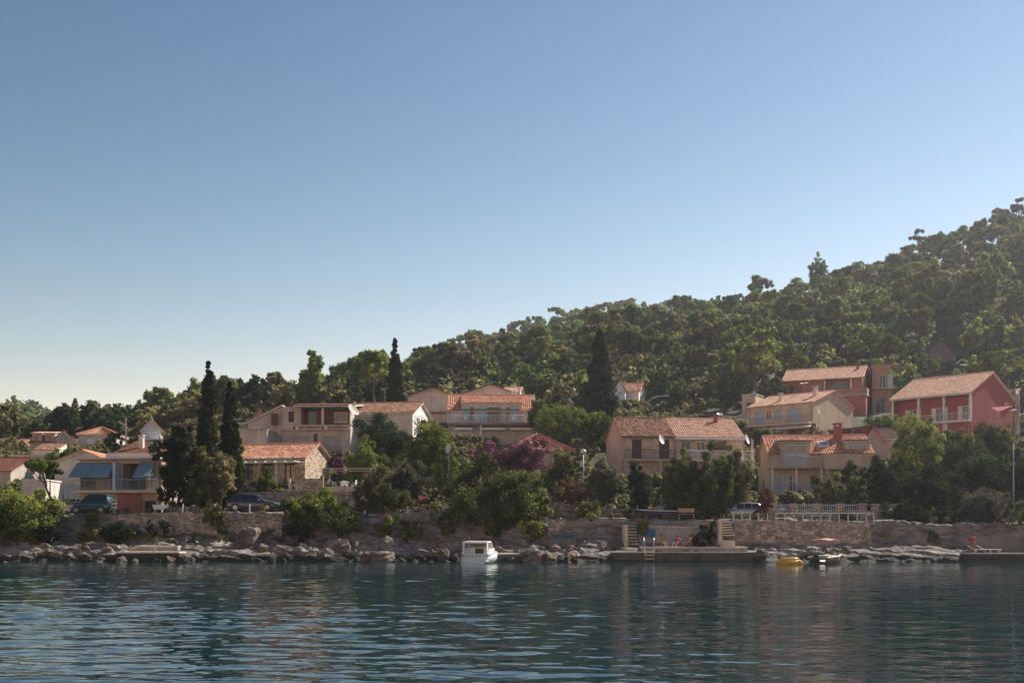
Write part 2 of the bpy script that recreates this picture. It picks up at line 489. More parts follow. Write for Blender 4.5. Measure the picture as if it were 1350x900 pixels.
class House:
    def __init__(s, name, label, px, Y, base, eave, th=0, ref='L', W=None, px2=None, D=8, ridge=None, axis='x', cat='house', pad=True):
        th = R(th)
        c, sn = math.cos(th), math.sin(th)
        cx, cy = X_(px, Y), Y
        if W is None:
            u = (px2 - 675) / F
            W = (u * cy - cx) / (c - u * sn) if ref == 'L' else (cx - u * cy) / (c - u * sn)
        if ref == 'R': ox, oy = cx - W * c, cy - W * sn
        else: ox, oy = cx, cy
        zb, ze = Z_(base, Y), Z_(eave, Y)
        s.W, s.D, s.H, s.th, s.zb = W, D, ze - zb, th, zb
        s.rise = 0
        s.axis = axis
        half = D / 2 if axis == 'x' else W / 2
        if ridge is not None:
            yr = Y + (D / 2 * c if axis == 'x' else 0)
            s.rise = Z_(ridge, yr) - ze
        s.s = half
        s.root = thing(name, label, cat, (ox, oy, zb), th)
        s.holes = {'F': [], 'R': [], 'L': []}
        s.px = px
        if pad:
            mx, my = W / 2 * c - D / 2 * sn, W / 2 * sn + D / 2 * c
            PADS.append((ox + mx, oy + my, zb - .05, max(W, D) * .52))

    def T(s, side):
        W = s.W
        return {'F': lambda u, d, z: (u, d, z), 'R': lambda u, d, z: (W - d, u, z), 'L': lambda u, d, z: (d, s.D - u, z)}[side]

    def zpx(s, py, Y=None):
        return Z_(py, Y or s.root.location.y) - s.zb

    def walls(s, mat, side_mat=None, foundation=3.0, skip=''):
        for side, w in (('F', s.W), ('R', s.D), ('L', s.D), ('B', s.W)):
            mb = MB()
            T = (lambda u, d, z: (u, s.D - d, z)) if side == 'B' else s.T(side)
            hs = s.holes.get(side, [])
            us = sorted({0, w, *[h[0] for h in hs], *[h[0] + h[2] for h in hs]})
            zs = sorted({-foundation, s.H, *[h[1] for h in hs], *[h[1] + h[3] for h in hs]})
            for i in range(len(us) - 1):
                for j in range(len(zs) - 1):
                    um, zm = (us[i] + us[i + 1]) / 2, (zs[j] + zs[j + 1]) / 2
                    if any(h[0] < um < h[0] + h[2] and h[1] < zm < h[1] + h[3] for h in hs): continue
                    mb.quad(T(us[i], 0, zs[j]), T(us[i + 1], 0, zs[j]), T(us[i + 1], 0, zs[j + 1]), T(us[i], 0, zs[j + 1]))
            for (u, z, ww, hh, dep) in hs:
                mb.quad(T(u, 0, z), T(u, dep, z), T(u, dep, z + hh), T(u, 0, z + hh))
                mb.quad(T(u + ww, 0, z), T(u + ww, dep, z), T(u + ww, dep, z + hh), T(u + ww, 0, z + hh))
                mb.quad(T(u, 0, z), T(u + ww, 0, z), T(u + ww, dep, z), T(u, dep, z))
                mb.quad(T(u, 0, z + hh), T(u + ww, 0, z + hh), T(u + ww, dep, z + hh), T(u, dep, z + hh))
            if s.rise and ((s.axis == 'x' and side in 'RL') or (s.axis == 'y' and side in 'FB')):
                mb.add([T(0, 0, s.H), T(w, 0, s.H), T(w / 2, 0, s.H + s.rise - .03)], [(0, 1, 2)])
            mb.build('wall', (side_mat or mat) if side in 'RL' else mat, s.root)
        return s

    def roof(s, mat, fascia=None, ov=.45, og=.3, col=.27, name='roof'):
        fascia = fascia or WHITE
        mb = MB()
        W, D, H, r = s.W, s.D, s.H, s.rise
        if s.axis == 'x':
            sl = math.hypot(D / 2, r)
            k = sl / (D / 2)
            L = sl + ov * k
            dz = ov * r / (D / 2)
            for sgn in (1, -1):
                y0 = -ov if sgn == 1 else D + ov
                p0, ux, us = (-og, y0, H - dz + .14), (1, 0, 0), (0, sgn * D / 2, r)
                slab(mb, p0, ux, us, W + 2 * og, L)
                tile_slope(mb, p0, ux, us, W + 2 * og, L, 0, col)
            mb.tube([(-og - .03, D / 2, H + r + .2), (W + og + .03, D / 2, H + r + .2)], .13, 8, 0, t=.35)
            for e in (-og, W + og):       # verge tiles
                for y0 in (-ov, D + ov):
                    mb.tube([(e, y0, H - dz + .2), (e, D / 2, H + r + .2)], .085, 6, 0, t=.4)
        else:
            sl = math.hypot(W / 2, r)
            k = sl / (W / 2)
            L = sl + ov * k
            dz = ov * r / (W / 2)
            for sgn in (1, -1):
                x0 = -ov if sgn == 1 else W + ov
                p0, ux, us = (x0, -og, H - dz + .14), (0, 1, 0), (sgn * W / 2, 0, r)
                slab(mb, p0, ux, us, D + 2 * og, L)
                tile_slope(mb, p0, ux, us, D + 2 * og, L, 0, col)
            mb.tube([(W / 2, -og - .03, H + r + .2), (W / 2, D + og + .03, H + r + .2)], .13, 8, 0, t=.35)
            for e in (-og, D + og):
                for x0 in (-ov, W + ov):
                    mb.tube([(x0, e, H - dz + .2), (W / 2, e, H + r + .2)], .085, 6, 0, t=.4)
        s.rf = mb.build(name, [mat, fascia], s.root)
        return s.rf

    def hip(s, mat, fascia=None, ov=.45, rise=2.0):
        mb = MB()
        W, D, H = s.W, s.D, s.H
        i = min(W, D) / 2
        if W >= D: a, b_ = Vector((i, D / 2, H + rise)), Vector((W - i, D / 2, H + rise))
        else: a, b_ = Vector((W / 2, i, H + rise)), Vector((W / 2, D - i, H + rise))
        z = H + .02
        c = [Vector((-ov, -ov, z)), Vector((W + ov, -ov, z)), Vector((W + ov, D + ov, z)), Vector((-ov, D + ov, z))]
        if W >= D: fcs = [(c[0], c[1], b_, a), (c[1], c[2], b_, b_), (c[2], c[3], a, b_), (c[3], c[0], a, a)]
        else: fcs = [(c[0], c[1], a, a), (c[1], c[2], b_, a), (c[2], c[3], b_, b_), (c[3], c[0], a, b_)]
        for (p, q, t2, t1) in fcs:                  # strips of tile rows, corrugated
            w = (q - p).length
            n = max(4, int(w / .27) * 2)
            rows = 9
            nn = (q - p).cross(t1 - p).normalized()
            if nn.z < 0: nn = -nn
            for j in range(rows):
                l0, l1 = p.lerp(t1, j / rows), p.lerp(t1, (j + 1) / rows)
                r0, r1 = q.lerp(t2, j / rows), q.lerp(t2, (j + 1) / rows)
                for k in range(n):
                    h0, h1 = (0, .07) if k % 2 == 0 else (.07, 0)
                    mb.quad(l0.lerp(r0, k / n) + nn * (h0 + .05), l0.lerp(r0, (k + 1) / n) + nn * (h1 + .05), l1.lerp(r1, (k + 1) / n) + nn * h1, l1.lerp(r1, k / n) + nn * h0, 0, random.random())
        for p, q in ((c[0], a), (c[1], b_ if W >= D else a), (c[2], b_), (c[3], a if W >= D else b_), (a, b_)):
            if (p - q).length > .1: mb.tube([p + Vector((0, 0, .06)), q + Vector((0, 0, .06))], .12, 6, 0, t=.3)
        mb.box(-ov, W + ov, -ov, D + ov, H - .14, H + .01, 1)
        s.rf = mb.build('roof', [mat, fascia or WHITE], s.root)
        return s.rf

    def flatroof(s, mat, ov=.3, th=.22):
        mb = MB()
        mb.box(-ov, s.W + ov, -ov, s.D + ov, s.H, s.H + th)
        s.rf = mb.build('roof', mat, s.root)
        return s.rf

    def opening(s, kind, u, z, w, h, side='F', frame=None, sh=None, dep=.16, proud=False, y0=0, pane=None, label=None):
        """kind: window, door, closed (shutters shut), open (window with open shutters), dark, garage.  y0 = depth of the wall it is in"""
        frame, sh = frame or WHITEP, sh or WHITEP
        T0 = s.T(side)
        if proud: dep = -.03
        elif y0 == 0: s.holes[side].append((u, z, w, h, dep + .05))
        d0 = y0 + (dep if (y0 == 0 or proud) else -.04)
        T = lambda a, d, b_: T0(a, d, b_)
        def bx(mb, u0, u1, a0, a1, z0, z1):
            p, q = T(u0, a0, z0), T(u1, a1, z1)
            mb.box(min(p[0], q[0]), max(p[0], q[0]), min(p[1], q[1]), max(p[1], q[1]), z0, z1)
        t = .07
        if kind in ('window', 'door', 'open', 'garage', 'dark'):
            fr = MB()
            if kind != 'dark':
                bx(fr, u, u + t, d0 - .05, d0 + .03, z, z + h)
                bx(fr, u + w - t, u + w, d0 - .05, d0 + .03, z, z + h)
                bx(fr, u + t, u + w - t, d0 - .05, d0 + .03, z + h - t, z + h)
                bx(fr, u + t, u + w - t, d0 - .05, d0 + .03, z, z + t)
                if kind != 'garage' and w > .7: bx(fr, u + w / 2 - .035, u + w / 2 + .035, d0 - .045, d0 + .03, z + t, z + h - t)
                if kind == 'window' and h > .9 and w < 1.6: bx(fr, u + t, u + w - t, d0 - .04, d0 + .03, z + h * .62, z + h * .62 + .04)
                if kind == 'garage':
                    nb = int(w / .22)
                    for i in range(1, nb): bx(fr, u + i * w / nb - .02, u + i * w / nb + .02, d0 - .04, d0 + .01, z + t, z + h - t)
                if not proud and kind in ('window', 'open') : bx(fr, u - .06, u + w + .06, y0 - .07, y0 + .02, z - .09, z - .01)
                o = fr.build('door' if kind in ('door', 'garage') else 'window', frame, s.root)
                par = o
            else:
                par = s.root
            pn = MB()
            bx(pn, u + .01, u + w - .01, d0 + .035, d0 + .05, z + .01, z + h - .01)
            pn.build('pane' if kind != 'dark' else 'doorway', pane or GLASS, par)  # dark openings get a dark sheet in place of their shaded inside
            if kind == 'open':
                for uu in (u - w / 2 - .04, u + w + .04):
                    m2 = MB()
                    bx(m2, uu, uu + w / 2, y0 - .05, y0 - .01, z, z + h)
                    for i in range(int(h / .18)): bx(m2, uu + .06, uu + w / 2 - .06, y0 - .07, y0 - .049, z + .1 + i * .18, z + .18 + i * .18)
                    m2.build('shutter', sh, par)
        if kind == 'closed':
            for q in range(2):
                m2 = MB()
                uu = u + q * w / 2
                bx(m2, uu + .01, uu + w / 2 - .01, d0 - .03, d0 + .01, z + .01, z + h - .01)
                for i in range(int(h / .16)): bx(m2, uu + .07, uu + w / 2 - .07, d0 - .05, d0 - .031, z + .06 + i * .16, z + .15 + i * .16)
                m2.build('shutter', sh, s.root)
            if not proud:
                m2 = MB()
                bx(m2, u, u + w, d0 + .02, d0 + .04, z, z + h)
                m2.build('pane', GLASS, s.root)

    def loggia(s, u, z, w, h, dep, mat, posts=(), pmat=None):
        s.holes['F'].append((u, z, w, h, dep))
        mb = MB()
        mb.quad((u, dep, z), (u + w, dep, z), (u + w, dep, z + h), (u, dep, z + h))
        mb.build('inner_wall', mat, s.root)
        for p in posts:
            m2 = MB()
            m2.box(p - .14, p + .14, .0, .26, z, z + h)
            m2.build('post', pmat or WHITE, s.root)

    def rail(s, u0, u1, z, y=0, h=.95, mat=None, step=.14, parent=None, ends=None, solid=0, smat=None):
        mb = MB()
        r_ = .022
        def seg(p, q):
            d = math.hypot(q[0] - p[0], q[1] - p[1])
            n = max(1, int(d / step))
            mb.tube([(p[0], p[1], z + h), (q[0], q[1], z + h)], .035, 6)
            mb.tube([(p[0], p[1], z + .1), (q[0], q[1], z + .1)], .02, 4)
            for i in range(n + 1):
                f = i / n
                x, y_ = p[0] + (q[0] - p[0]) * f, p[1] + (q[1] - p[1]) * f
                mb.tube([(x, y_, z), (x, y_, z + h)], .03 if i % 8 == 0 else .012, 4, cap=False)
        seg((u0, y), (u1, y))
        if ends:
            seg((u0, y), (u0, ends))
            seg((u1, y), (u1, ends))
        return mb.build('railing', mat or METALG, parent or s.root)

    def parapet(s, u0, u1, z, y, h, mat, t=.14, ends=None, parent=None, name='parapet'):
        mb = MB()
        mb.box(u0, u1, y, y + t, z, z + h)
        if ends is not None:
            mb.box(u0, u0 + t, y + t, ends, z, z + h)
            mb.box(u1 - t, u1, y + t, ends, z, z + h)
        return mb.build(name, mat, parent or s.root)

    def slabp(s, u0, u1, y0, y1, z, th=.2, mat=None, name='balcony'):
        return MB().box(u0, u1, y0, y1, z - th, z).build(name, mat or CONC, s.root)

    def chimney(s, u, v, w=.5, h=1.3, mat=None, cap=True, z=None):
        mb = MB()
        if z is None:
            z = s.H + s.rise * (1 - abs(v - s.D / 2) / (s.D / 2)) if s.axis == 'x' else s.H + s.rise * (1 - abs(u - s.W / 2) / (s.W / 2))
        mb.box(u - w / 2, u + w / 2, v - w / 2, v + w / 2, z - .4, z + h)
        c = mb.build('chimney', mat or GREYP, s.rf)
        if cap:
            m2 = MB()
            for a in (-1, 1):
                for b_ in (-1, 1): m2.box(u + a * w * .38 - .05, u + a * w * .38 + .05, v + b_ * w * .38 - .05, v + b_ * w * .38 + .05, z + h, z + h + .22)
            m2.box(u - w * .62, u + w * .62, v - w * .62, v + w * .62, z + h + .22, z + h + .32)
            m2.build('chimney_cap', mat or GREYP, s.rf)
        return c

    def antenna(s, u, v, h=2.2):
        z = s.H + s.rise * (1 - abs(v - s.D / 2) / (s.D / 2)) if s.axis == 'x' else s.H + s.rise * (1 - abs(u - s.W / 2) / (s.W / 2))
        mb = MB().tube([(u, v, z - .2), (u, v, z + h)], .03, 5)
        mb.tube([(u - .5, v, z + h - .1), (u + .6, v, z + h - .1)], .02, 4)
        for i in range(5): mb.tube([(u - .45 + i * .22, v - .35 + i * .03, z + h - .1), (u - .45 + i * .22, v + .35 - i * .03, z + h - .1)], .014, 4)
        mb.build('antenna', METALG, s.rf)

    def downpipe(s, u, z1=None):
        MB().tube([(u, -.35, (z1 or s.H) - .12), (u, -.08, (z1 or s.H) - .4), (u, -.08, -1.5)], .05, 6).build('downpipe', METALG, s.root)

    def awning(s, u0, u1, z, out, drop, mat, y=0, valance=.2, label=None):
        mb = MB()
        t = .03
        a = [(u0, y, z), (u1, y, z), (u1, y - out, z - drop), (u0, y - out, z - drop)]
        mb.add([*a, *[(p[0], p[1], p[2] - t) for p in a]], [(0, 1, 2, 3), (7, 6, 5, 4), (0, 3, 7, 4), (1, 5, 6, 2), (3, 2, 6, 7), (0, 4, 5, 1)])
        mb.box(u0, u1, y - out - .02, y - out, z - drop - valance, z - drop)
        mb.tube([(u0, y, z - drop * .8), (u0, y - out, z - drop)], .02, 5)
        mb.tube([(u1, y, z - drop * .8), (u1, y - out, z - drop)], .02, 5)
        o = mb.build('awning', mat, s.root)
        if label: o['label'] = label
        return o


def dish(px, py, Y, r, aim, label, tilt=25, mount=.6):
    """satellite dish on a wall or roof bracket"""
    x, y, z = P(px, py, Y)
    rt = thing('satellite_dish', label, 'satellite dish', (x, y, z - mount), R(aim))
    secs = []
    for j in range(7):
        rr = r * j / 6 + .001
        secs.append([(rr * math.cos(2 * math.pi * k / 20), -.03 - .22 * r + .22 * r * (j / 6) ** 2 * -1 + .22 * r * 1, rr * math.sin(2 * math.pi * k / 20)) for k in range(20)])
    mb = MB()
    ct, st = math.cos(R(tilt)), math.sin(R(tilt))
    rot = lambda p: (p[0], p[1] * ct - p[2] * -st, p[2] * ct + p[1] * -st + mount)
    front = [[rot((p[0], -.25 * r * (j / 6) ** 2, p[2])) for p in q] for j, q in enumerate(secs)]
    back = [[rot((p[0], -.25 * r * (j / 6) ** 2 + .025, p[2])) for p in q] for j, q in enumerate(secs)]
    mb.loft(front[::-1] + back, True, False)
    mb.build('reflector', GREYP if 'grey' in label else WHITEP, rt, True)
    m2 = MB()
    m2.tube([rot((0, .02, 0)), (0, .25, mount - .1), (0, .25, 0)], .03, 6)
    m2.build('bracket', METALG, rt)
    m3 = MB()
    m3.tube([rot((0, -.1, -r * .95)), rot((0, -r * .95, -r * .1))], .018, 5)
    m3.tube([rot((0, -r * .9, -r * .1)), rot((0, -r * 1.05, -r * .05))], .05, 6)
    m3.build('receiver_arm', METALG, rt)
    return rt


# ================================================================== HOUSES
# red house on the right, with the three-bay loggia
h = House('red_house', 'deep red house with white loggia posts and large plain red gable at the right', 1280, 150, 575, 517, -48, 'R', px2=1176, D=12.4, ridge=492)
zf = h.zpx(553, 150)
h.loggia(.15, zf, h.W - .3, h.H - zf - .12, 1.6, REDW, [h.W * .345, h.W * .665], WHITE)
for f in (.09, .43, .76):
    h.opening('open', h.W * f + .75, zf + .02, 1.1, 2.05, y0=1.6)
h.walls(REDW)
MB().box(-.02, .2, -.06, .2, zf, h.H - .1).build('post', WHITE, h.root)
MB().box(h.W - .22, h.W + .03, -.06, .2, zf, h.H - .1).build('post', WHITE, h.root)
h.slabp(-.05, h.W + .04, -.7, .0, zf, .25, WHITE)
h.rail(.0, h.W - .02, zf, -.66, .95, WHITEP, ends=0)
h.opening('open', 1.2, .3, 1.1, 1.7, proud=True)
h.opening('open', 6.4, .3, 1.1, 1.7, proud=True)
h.opening('window', h.D - 2.6, h.H - 1.75, 1.0, 1.15, 'R', proud=True)
h.roof(TILE_P, WHITE, .5, .12)
RED = h

# long red-brown house above, with an attached brick wing
h = House('brick_house', 'long red brown house with pale tiled roof below the wooded hillside', 1137, 175, 560, 497, -24, 'R', px2=1033, D=8, ridge=484)
zf = h.zpx(521, 175)
h.loggia(h.W - 6.0, zf, 4.6, h.H - zf - .1, 1.2, BROWNW, [h.W - 5.7, h.W - 1.7], GREYP)
h.opening('dark', h.W - 4.6, zf + .02, 2.2, 2.1, y0=1.2)
h.opening('window', 4.2, zf + .3, 1.7, 1.7, frame=GREYP)
h.opening('window', 1.0, zf + .6, 1.0, 1.2, frame=WOOD)
h.opening('window', 7.2, 1.4, 1.2, 1.5, frame=WOOD)
h.walls(REDBR, BROWNW)
h.roof(TILE_P, BROWNW, .5, .2)
h.slabp(h.W - 5.2, h.W + 1.0, -2.6, 0, zf, .3, CONC, 'terrace')
h.parapet(h.W - 5.2, h.W + 1.0, zf, -2.6, .85, BROWNW, ends=0)
mb = MB().box(h.W - 5.0, h.W + .8, -2.4, -.02, -3, zf - .31)
mb.build('lower_wing', REDBR, h.root)
MB().box(h.W - 3.9, h.W - 2.6, -2.46, -2.41, zf - 2.4, zf - 1.0).build('window', GLASS, h.root)
h.chimney(h.W - 1.0, 3.1, .5, .6, BRICK, False)
w = House('brick_wing', 'flat-topped bare brick wing with white framed doors, right of the long red brown house', 1150, 178, 556, 483, -8, 'L', px2=1174, D=7, pad=False)
w.opening('door', 1.0, w.H - 3.4, 1.1, 2.1)
w.opening('closed', 2.3, w.H - 3.4, .8, 2.1, sh=PBLUE, proud=True)
w.opening('door', 0.5, w.H - 7.2, 1.4, 2.3, frame=PBLUE)
w.walls(BROWNW, REDBR)
w.flatroof(BROWNW, .08, .15)
w.slabp(-.1, w.W + .1, -1.3, 0, w.H - 3.45, .22, CONC)
w.parapet(2.9, w.W + .1, w.H - 3.45, -1.3, .8, BROWNW)
w.chimney(w.W - .4, 2, .7, .6, BRICK, False, z=w.H)

# beige house in the middle right
h = House('beige_house', 'beige two-storey house with plain beige gable, pale blue shutters and two roof chimneys', 1072, 150, 576, 531, -45, 'R', px2=987, D=10.6, ridge=517)
zf = h.zpx(556, 150)
h.opening('closed', 1.0, zf + .02, 1.5, 2.0, sh=PBLUE)
h.opening('window', 2.75, zf + .75, .75, 1.25)
h.opening('closed', 4.1, zf + .7, 1.1, 1.3, sh=PBLUE)
h.opening('closed', 6.1, zf + .02, 2.1, 2.05, sh=PBLUE)
h.opening('dark', 3.0, -.6, 2.4, 1.9)
h.walls(BEIGE)
h.roof(TILE_P, BEIGE, .25, .12)
h.slabp(.1, h.W - .05, -1.1, 0, zf, .18, GREYP)
h.rail(.15, h.W - .1, zf, -1.05, .95, METALG, ends=0)
h.awning(4.4, h.W + .6, zf - .35, 1.9, .35, WHITEP, valance=.15)
h.chimney(3.8, 2.0, .45, 1.0, GREYP)
h.chimney(h.W - 1.6, 3.4, .5, 1.1, GREYP)
BEI = h

# dormered house behind the white railings, bounced light painted into its ochre sides
h = House('dormer_house', 'ochre sided house with painted warm glow, dormers and brick chimney behind the white railings', 1013, 118, 668, 599, -5, 'L', px2=1150, D=8, ridge=577)
za, zl = h.zpx(616, 118), h.zpx(651, 118)
h.opening('window', 2.0, zl + .25, 1.0, 1.75, frame=WHITEP)
h.opening('closed', 1.3, zl + .1, .7, 1.9, sh=PBLUE, proud=True)
h.opening('window', 4.3, zl + .7, 1.0, 1.2, frame=WOOD)
h.opening('dark', 8.0, zl - 1.2, .9, 2.0)
h.opening('window', 1.2, h.H - .9, .5, .9, 'L', proud=True, frame=WOOD)
h.opening('window', 4.2, zl + .2, .6, 1.3, 'L', proud=True, frame=WOOD)
h.walls(BEIGED, OCHREGLOW)
h.roof(TILE_O, CONC, .3, .12)
# dormers
def dormer(h, u, w, y, z0, hh, mat, win, roofm, sh):
    d = MB()
    yb = h.D / 2
    d.box(u, u + w, y, yb, z0, z0 + hh)
    o = d.build('dormer', mat, h.root)
    m2 = MB()
    tile_slope(m2, (u - .2, y - .3, z0 + hh + .02), (1, 0, 0), (0, yb - y + .3, .3), w + .4, math.hypot(yb - y + .3, .3), 0)
    slab(m2, (u - .2, y - .3, z0 + hh + .02), (1, 0, 0), (0, yb - y + .3, .3), w + .4, math.hypot(yb - y + .3, .3), .1)
    m2.build('dormer_roof', [roofm, PBLUE], o)
    m3 = MB()
    n = 2 if win == 'door' else 4
    ww = (w - .6) / n
    for k in range(n):
        m3.box(u + .3 + k * ww + .03, u + .3 + (k + 1) * ww - .03, y - .05, y - .005, z0 + .08, z0 + hh - .3)
    m3.build('shutter' if win != 'door' else 'door', sh, o)
    m4 = MB()
    for k in range(n): m4.box(u + .3 + k * ww + .12, u + .3 + (k + 1) * ww - .12, y - .07, y - .051, z0 + hh * (.55 if win == 'door' else .25), z0 + hh - .42)
    m4.build('pane', CURT, o)
    return o
dormer(h, 1.2, 3.0, -.38, za + .02, h.H - za + 1.25, BEIGED, 'door', TILE_O, PBLUE)
dormer(h, h.W - 2.6, 2.5, .6, h.H - .5, 1.9, BEIGED, 'win', TILE_O, PBLUE)
def onroof(h, u, v, lift): return (u, v, h.H + h.rise * v / (h.D / 2) + .14 + lift)
m3 = MB()
for a, b_, c_, d_ in ((5.3, 6.4, 1.2, 1.3), (5.3, 6.4, 2.2, 2.3), (5.3, 5.4, 1.3, 2.2), (6.3, 6.4, 1.3, 2.2)):
    q = [onroof(h, a, c_, .22), onroof(h, b_, c_, .22), onroof(h, b_, d_, .22), onroof(h, a, d_, .22)]
    m3.add(q + [(p_[0], p_[1], p_[2] - .2) for p_ in q], [(0, 1, 2, 3), (0, 4, 5, 1), (1, 5, 6, 2), (2, 6, 7, 3), (3, 7, 4, 0)])
o = m3.build('skylight', WHITEP, h.rf)
MB().quad(onroof(h, 5.4, 1.3, .19), onroof(h, 6.3, 1.3, .19), onroof(h, 6.3, 2.2, .19), onroof(h, 5.4, 2.2, .19)).build('pane', CURT, o)
h.slabp(.0, 5.2, -1.7, 0, za, .18, CONC)
h.rail(.1, 5.15, za, -1.65, 1.0, BEIGED, ends=0, step=.1)
h.slabp(5.3, h.W + .2, -1.9, 0, za, .3, CONC)
h.parapet(5.3, h.W + .2, za, -1.9, 1.25, BEIGED, ends=0, name='parapet')
for p in (.2, 2.6, 5.1): MB().box(p - .06, p + .06, -1.62, -1.5, zl, za - .19).build('post', WHITEP, h.root)
MB().box(5.6, 5.85, -1.7, -1.4, zl, za - .31).build('post', CONC, h.root)
h.slabp(.0, 6.3, -2.0, 0, zl, .2, CONC, 'terrace')
h.rail(.1, 6.2, zl, -1.9, .85, PBLUE, ends=0)
MB().box(.1, 6.1, -1.85, -.02, -3, zl - .21).build('basement_wall', STONE, h.root)
MB().tube([(.0, -1.6, za - .3), (0, -1.6, -1)], .05, 6).build('downpipe', METALG, h.root)
h.chimney(7.6, 3.0, .75, 1.6, BRICK)
ORI = h

# the double house: two halves with their own roofs
h = House('shuttered_house', 'cream block house half with weathered brown tiles and closed dark brown shutters', 820, 128, 641, 575, 8, 'L', px2=889, D=8, ridge=553)
zf = h.zpx(605, 128)
h.opening('closed', 1.15, zf + .02, 1.15, 2.25, sh=BROWNS)
h.opening('closed', 4.3, zf + .02, 1.2, 2.25, sh=BROWNS)
h.opening('closed', 4.9, -.1, .95, 2.1, sh=BROWNS)
h.walls(BLOCK, PALEPINK)
h.roof(TILE_B, METALG, .35, .08)
h.slabp(-.05, h.W - .03, -1.3, 0, zf, .28, CONC)
h.rail(.0, h.W - .1, zf, -1.25, 1.0, WOOD, ends=0)
for p in (.15, 4.1): MB().box(p - .15, p + .15, -1.25, -.95, -2, zf - .29).build('post', CONC, h.root)
W1 = h.W
g = House('tiled_house', 'cream block house half with clean pink tiles, white fascia and dark open window', 889.5, 128.98, 641, 575, 8, 'L', px2=980, D=8, ridge=553)
g.root.location.z = h.root.location.z
g.H, g.rise = h.H + .02, h.rise
g.opening('door', .75, zf + .02, 1.1, 2.15, frame=PBLUE)
g.opening('dark', 4.6, zf + .95, 1.45, 1.2)
g.opening('window', 2.6, zf + .95, 1.0, 1.1)
g.walls(BLOCK, BLOCK)
g.roof(TILE_P, WHITE, .4, .02)
MB().box(-.1, g.W + .1, -.46, -.42, g.H - .32, g.H - .02).build('fascia', WHITEP, g.root)
g.slabp(.02, g.W + .9, -1.5, 0, zf, .3, GREYP)
g.rail(.1, g.W + .85, zf, -1.45, .95, WHITEP, ends=0)
MB().box(3.6, 3.85, -1.3, -1.1, -2, zf - .31).build('post', CONC, g.root)
MB().box(g.W + .5, g.W + .75, -1.3, -1.1, -2, g.H - .3).build('post', GREYP, g.root)
g.chimney(g.W - 2.2, 3.3, .4, .8, BRICK)
DBL, DB2 = h, g

# white house with the blue shutters in the centre
h = House('blue_shuttered_house', 'house with light blue balcony shutters, long railed balcony and orange raised roof band', 591, 150, 592, 541, 1.5, 'L', px2=705, D=9, ridge=522.5)
zf = h.zpx(558, 150)
h.loggia(1.9, zf, 8.0, h.H - zf - .02, .05, GREYP)
h.holes['F'].pop()
h.walls(GREYP)
h.roof(TILE_O, GREYP, .35, .12)
o = MB().box(1.75, 9.75, -.03, 4.4, zf, h.zpx(532, 150)).build('raised_front', GREYP, h.root)
zt = h.zpx(532, 150)
m2 = MB()
Lr = math.hypot(4.9, h.H + h.rise - zt + .05)
tile_slope(m2, (1.6, -.45, zt + .03), (1, 0, 0), (0, 4.9, h.H + h.rise - zt + .05), 8.3, Lr)
slab(m2, (1.6, -.45, zt + .03), (1, 0, 0), (0, 4.9, h.H + h.rise - zt + .05), 8.3, Lr, .12)
m2.build('roof', [TILE_O, WHITEP], h.root)
def panel(par, name, u0, u1, z0, z1, mat, y=-.06, t=.03):
    return MB().box(u0, u1, y - t, y, z0, z1).build(name, mat, par)
zt2 = zt - .35
for a, b_ in ((2.0, 2.75), (3.9, 5.0), (8.2, 9.0)): panel(h.root, 'shutter', a, b_, zf + .03, zt2, BLUEP, -.10, .04)
for a, b_, m in ((2.8, 3.45, GLASS), (5.05, 7.0, GLASS), (7.55, 8.15, GLASS)):
    fr = panel(h.root, 'door', a, b_, zf + .03, zt2, WHITEP, -.04, .03)
    panel(fr, 'pane', a + .06, b_ - .06, zf + .1, zt2 - .07, m, -.075, .01)
h.slabp(-.1, h.W + .15, -1.6, 0, zf, .3, BROWNW)
h.rail(-.05, h.W + .1, zf, -1.5, .95, PLASTIC, ends=0)
for a, b_ in ((.9, 3.2), (4.2, 7.6), (8.0, 11.0)):
    h.awning(a, b_, zf - .35, 1.5, .35, WHITEP, y=-.02, valance=.25)
panel(h.root, 'window', 2.2, 4.1, .4, 1.9, PBLUE, -.02)
panel(h.root, 'pane', 2.3, 4.0, .5, 1.8, GLASS, -.055, .01)
MB().box(4.2, 4.35, -1.5, -1.35, -1, zf - .31).build('post', WHITEP, h.root)
CEN = h

# two gabled houses behind it
h = House('gabled_house', 'pale grey gable with white double window, left behind the blue shuttered house', 538, 166, 560, 524, 2, 'L', px2=601, D=8, ridge=512.5, axis='y')
h.walls(GREYP)
h.opening('window', 3.0, h.H - 1.1, 1.35, 1.6, proud=True)
h.opening('closed', .9, h.H - 3.2, 1.0, 1.2, proud=True, sh=WOOD)
h.roof(TILE_D, GREYP, .35, .35)
h.slabp(-.2, h.W * .8, -.9, 0, h.H - 2.1, .2, BROWNW)
h = House('gabled_house', 'pale grey gable with small white twin window, right behind the blue shuttered house', 606, 166, 560, 522, 1, 'L', px2=686, D=9, ridge=508.5, axis='y')
h.walls(GREYP)
h.opening('window', 2.1, h.H - .55, 1.35, .85, proud=True)
h.roof(TILE_D, GREYP, .3, .3)
h = House('small_annex', 'small annex with bright pale tiles beside the right grey gable', 664, 172, 545, 518, -10, 'L', px2=684, D=4, ridge=512.5)
h.walls(GREYP)
h.roof(TILE_P, GREYP, .3, .2)

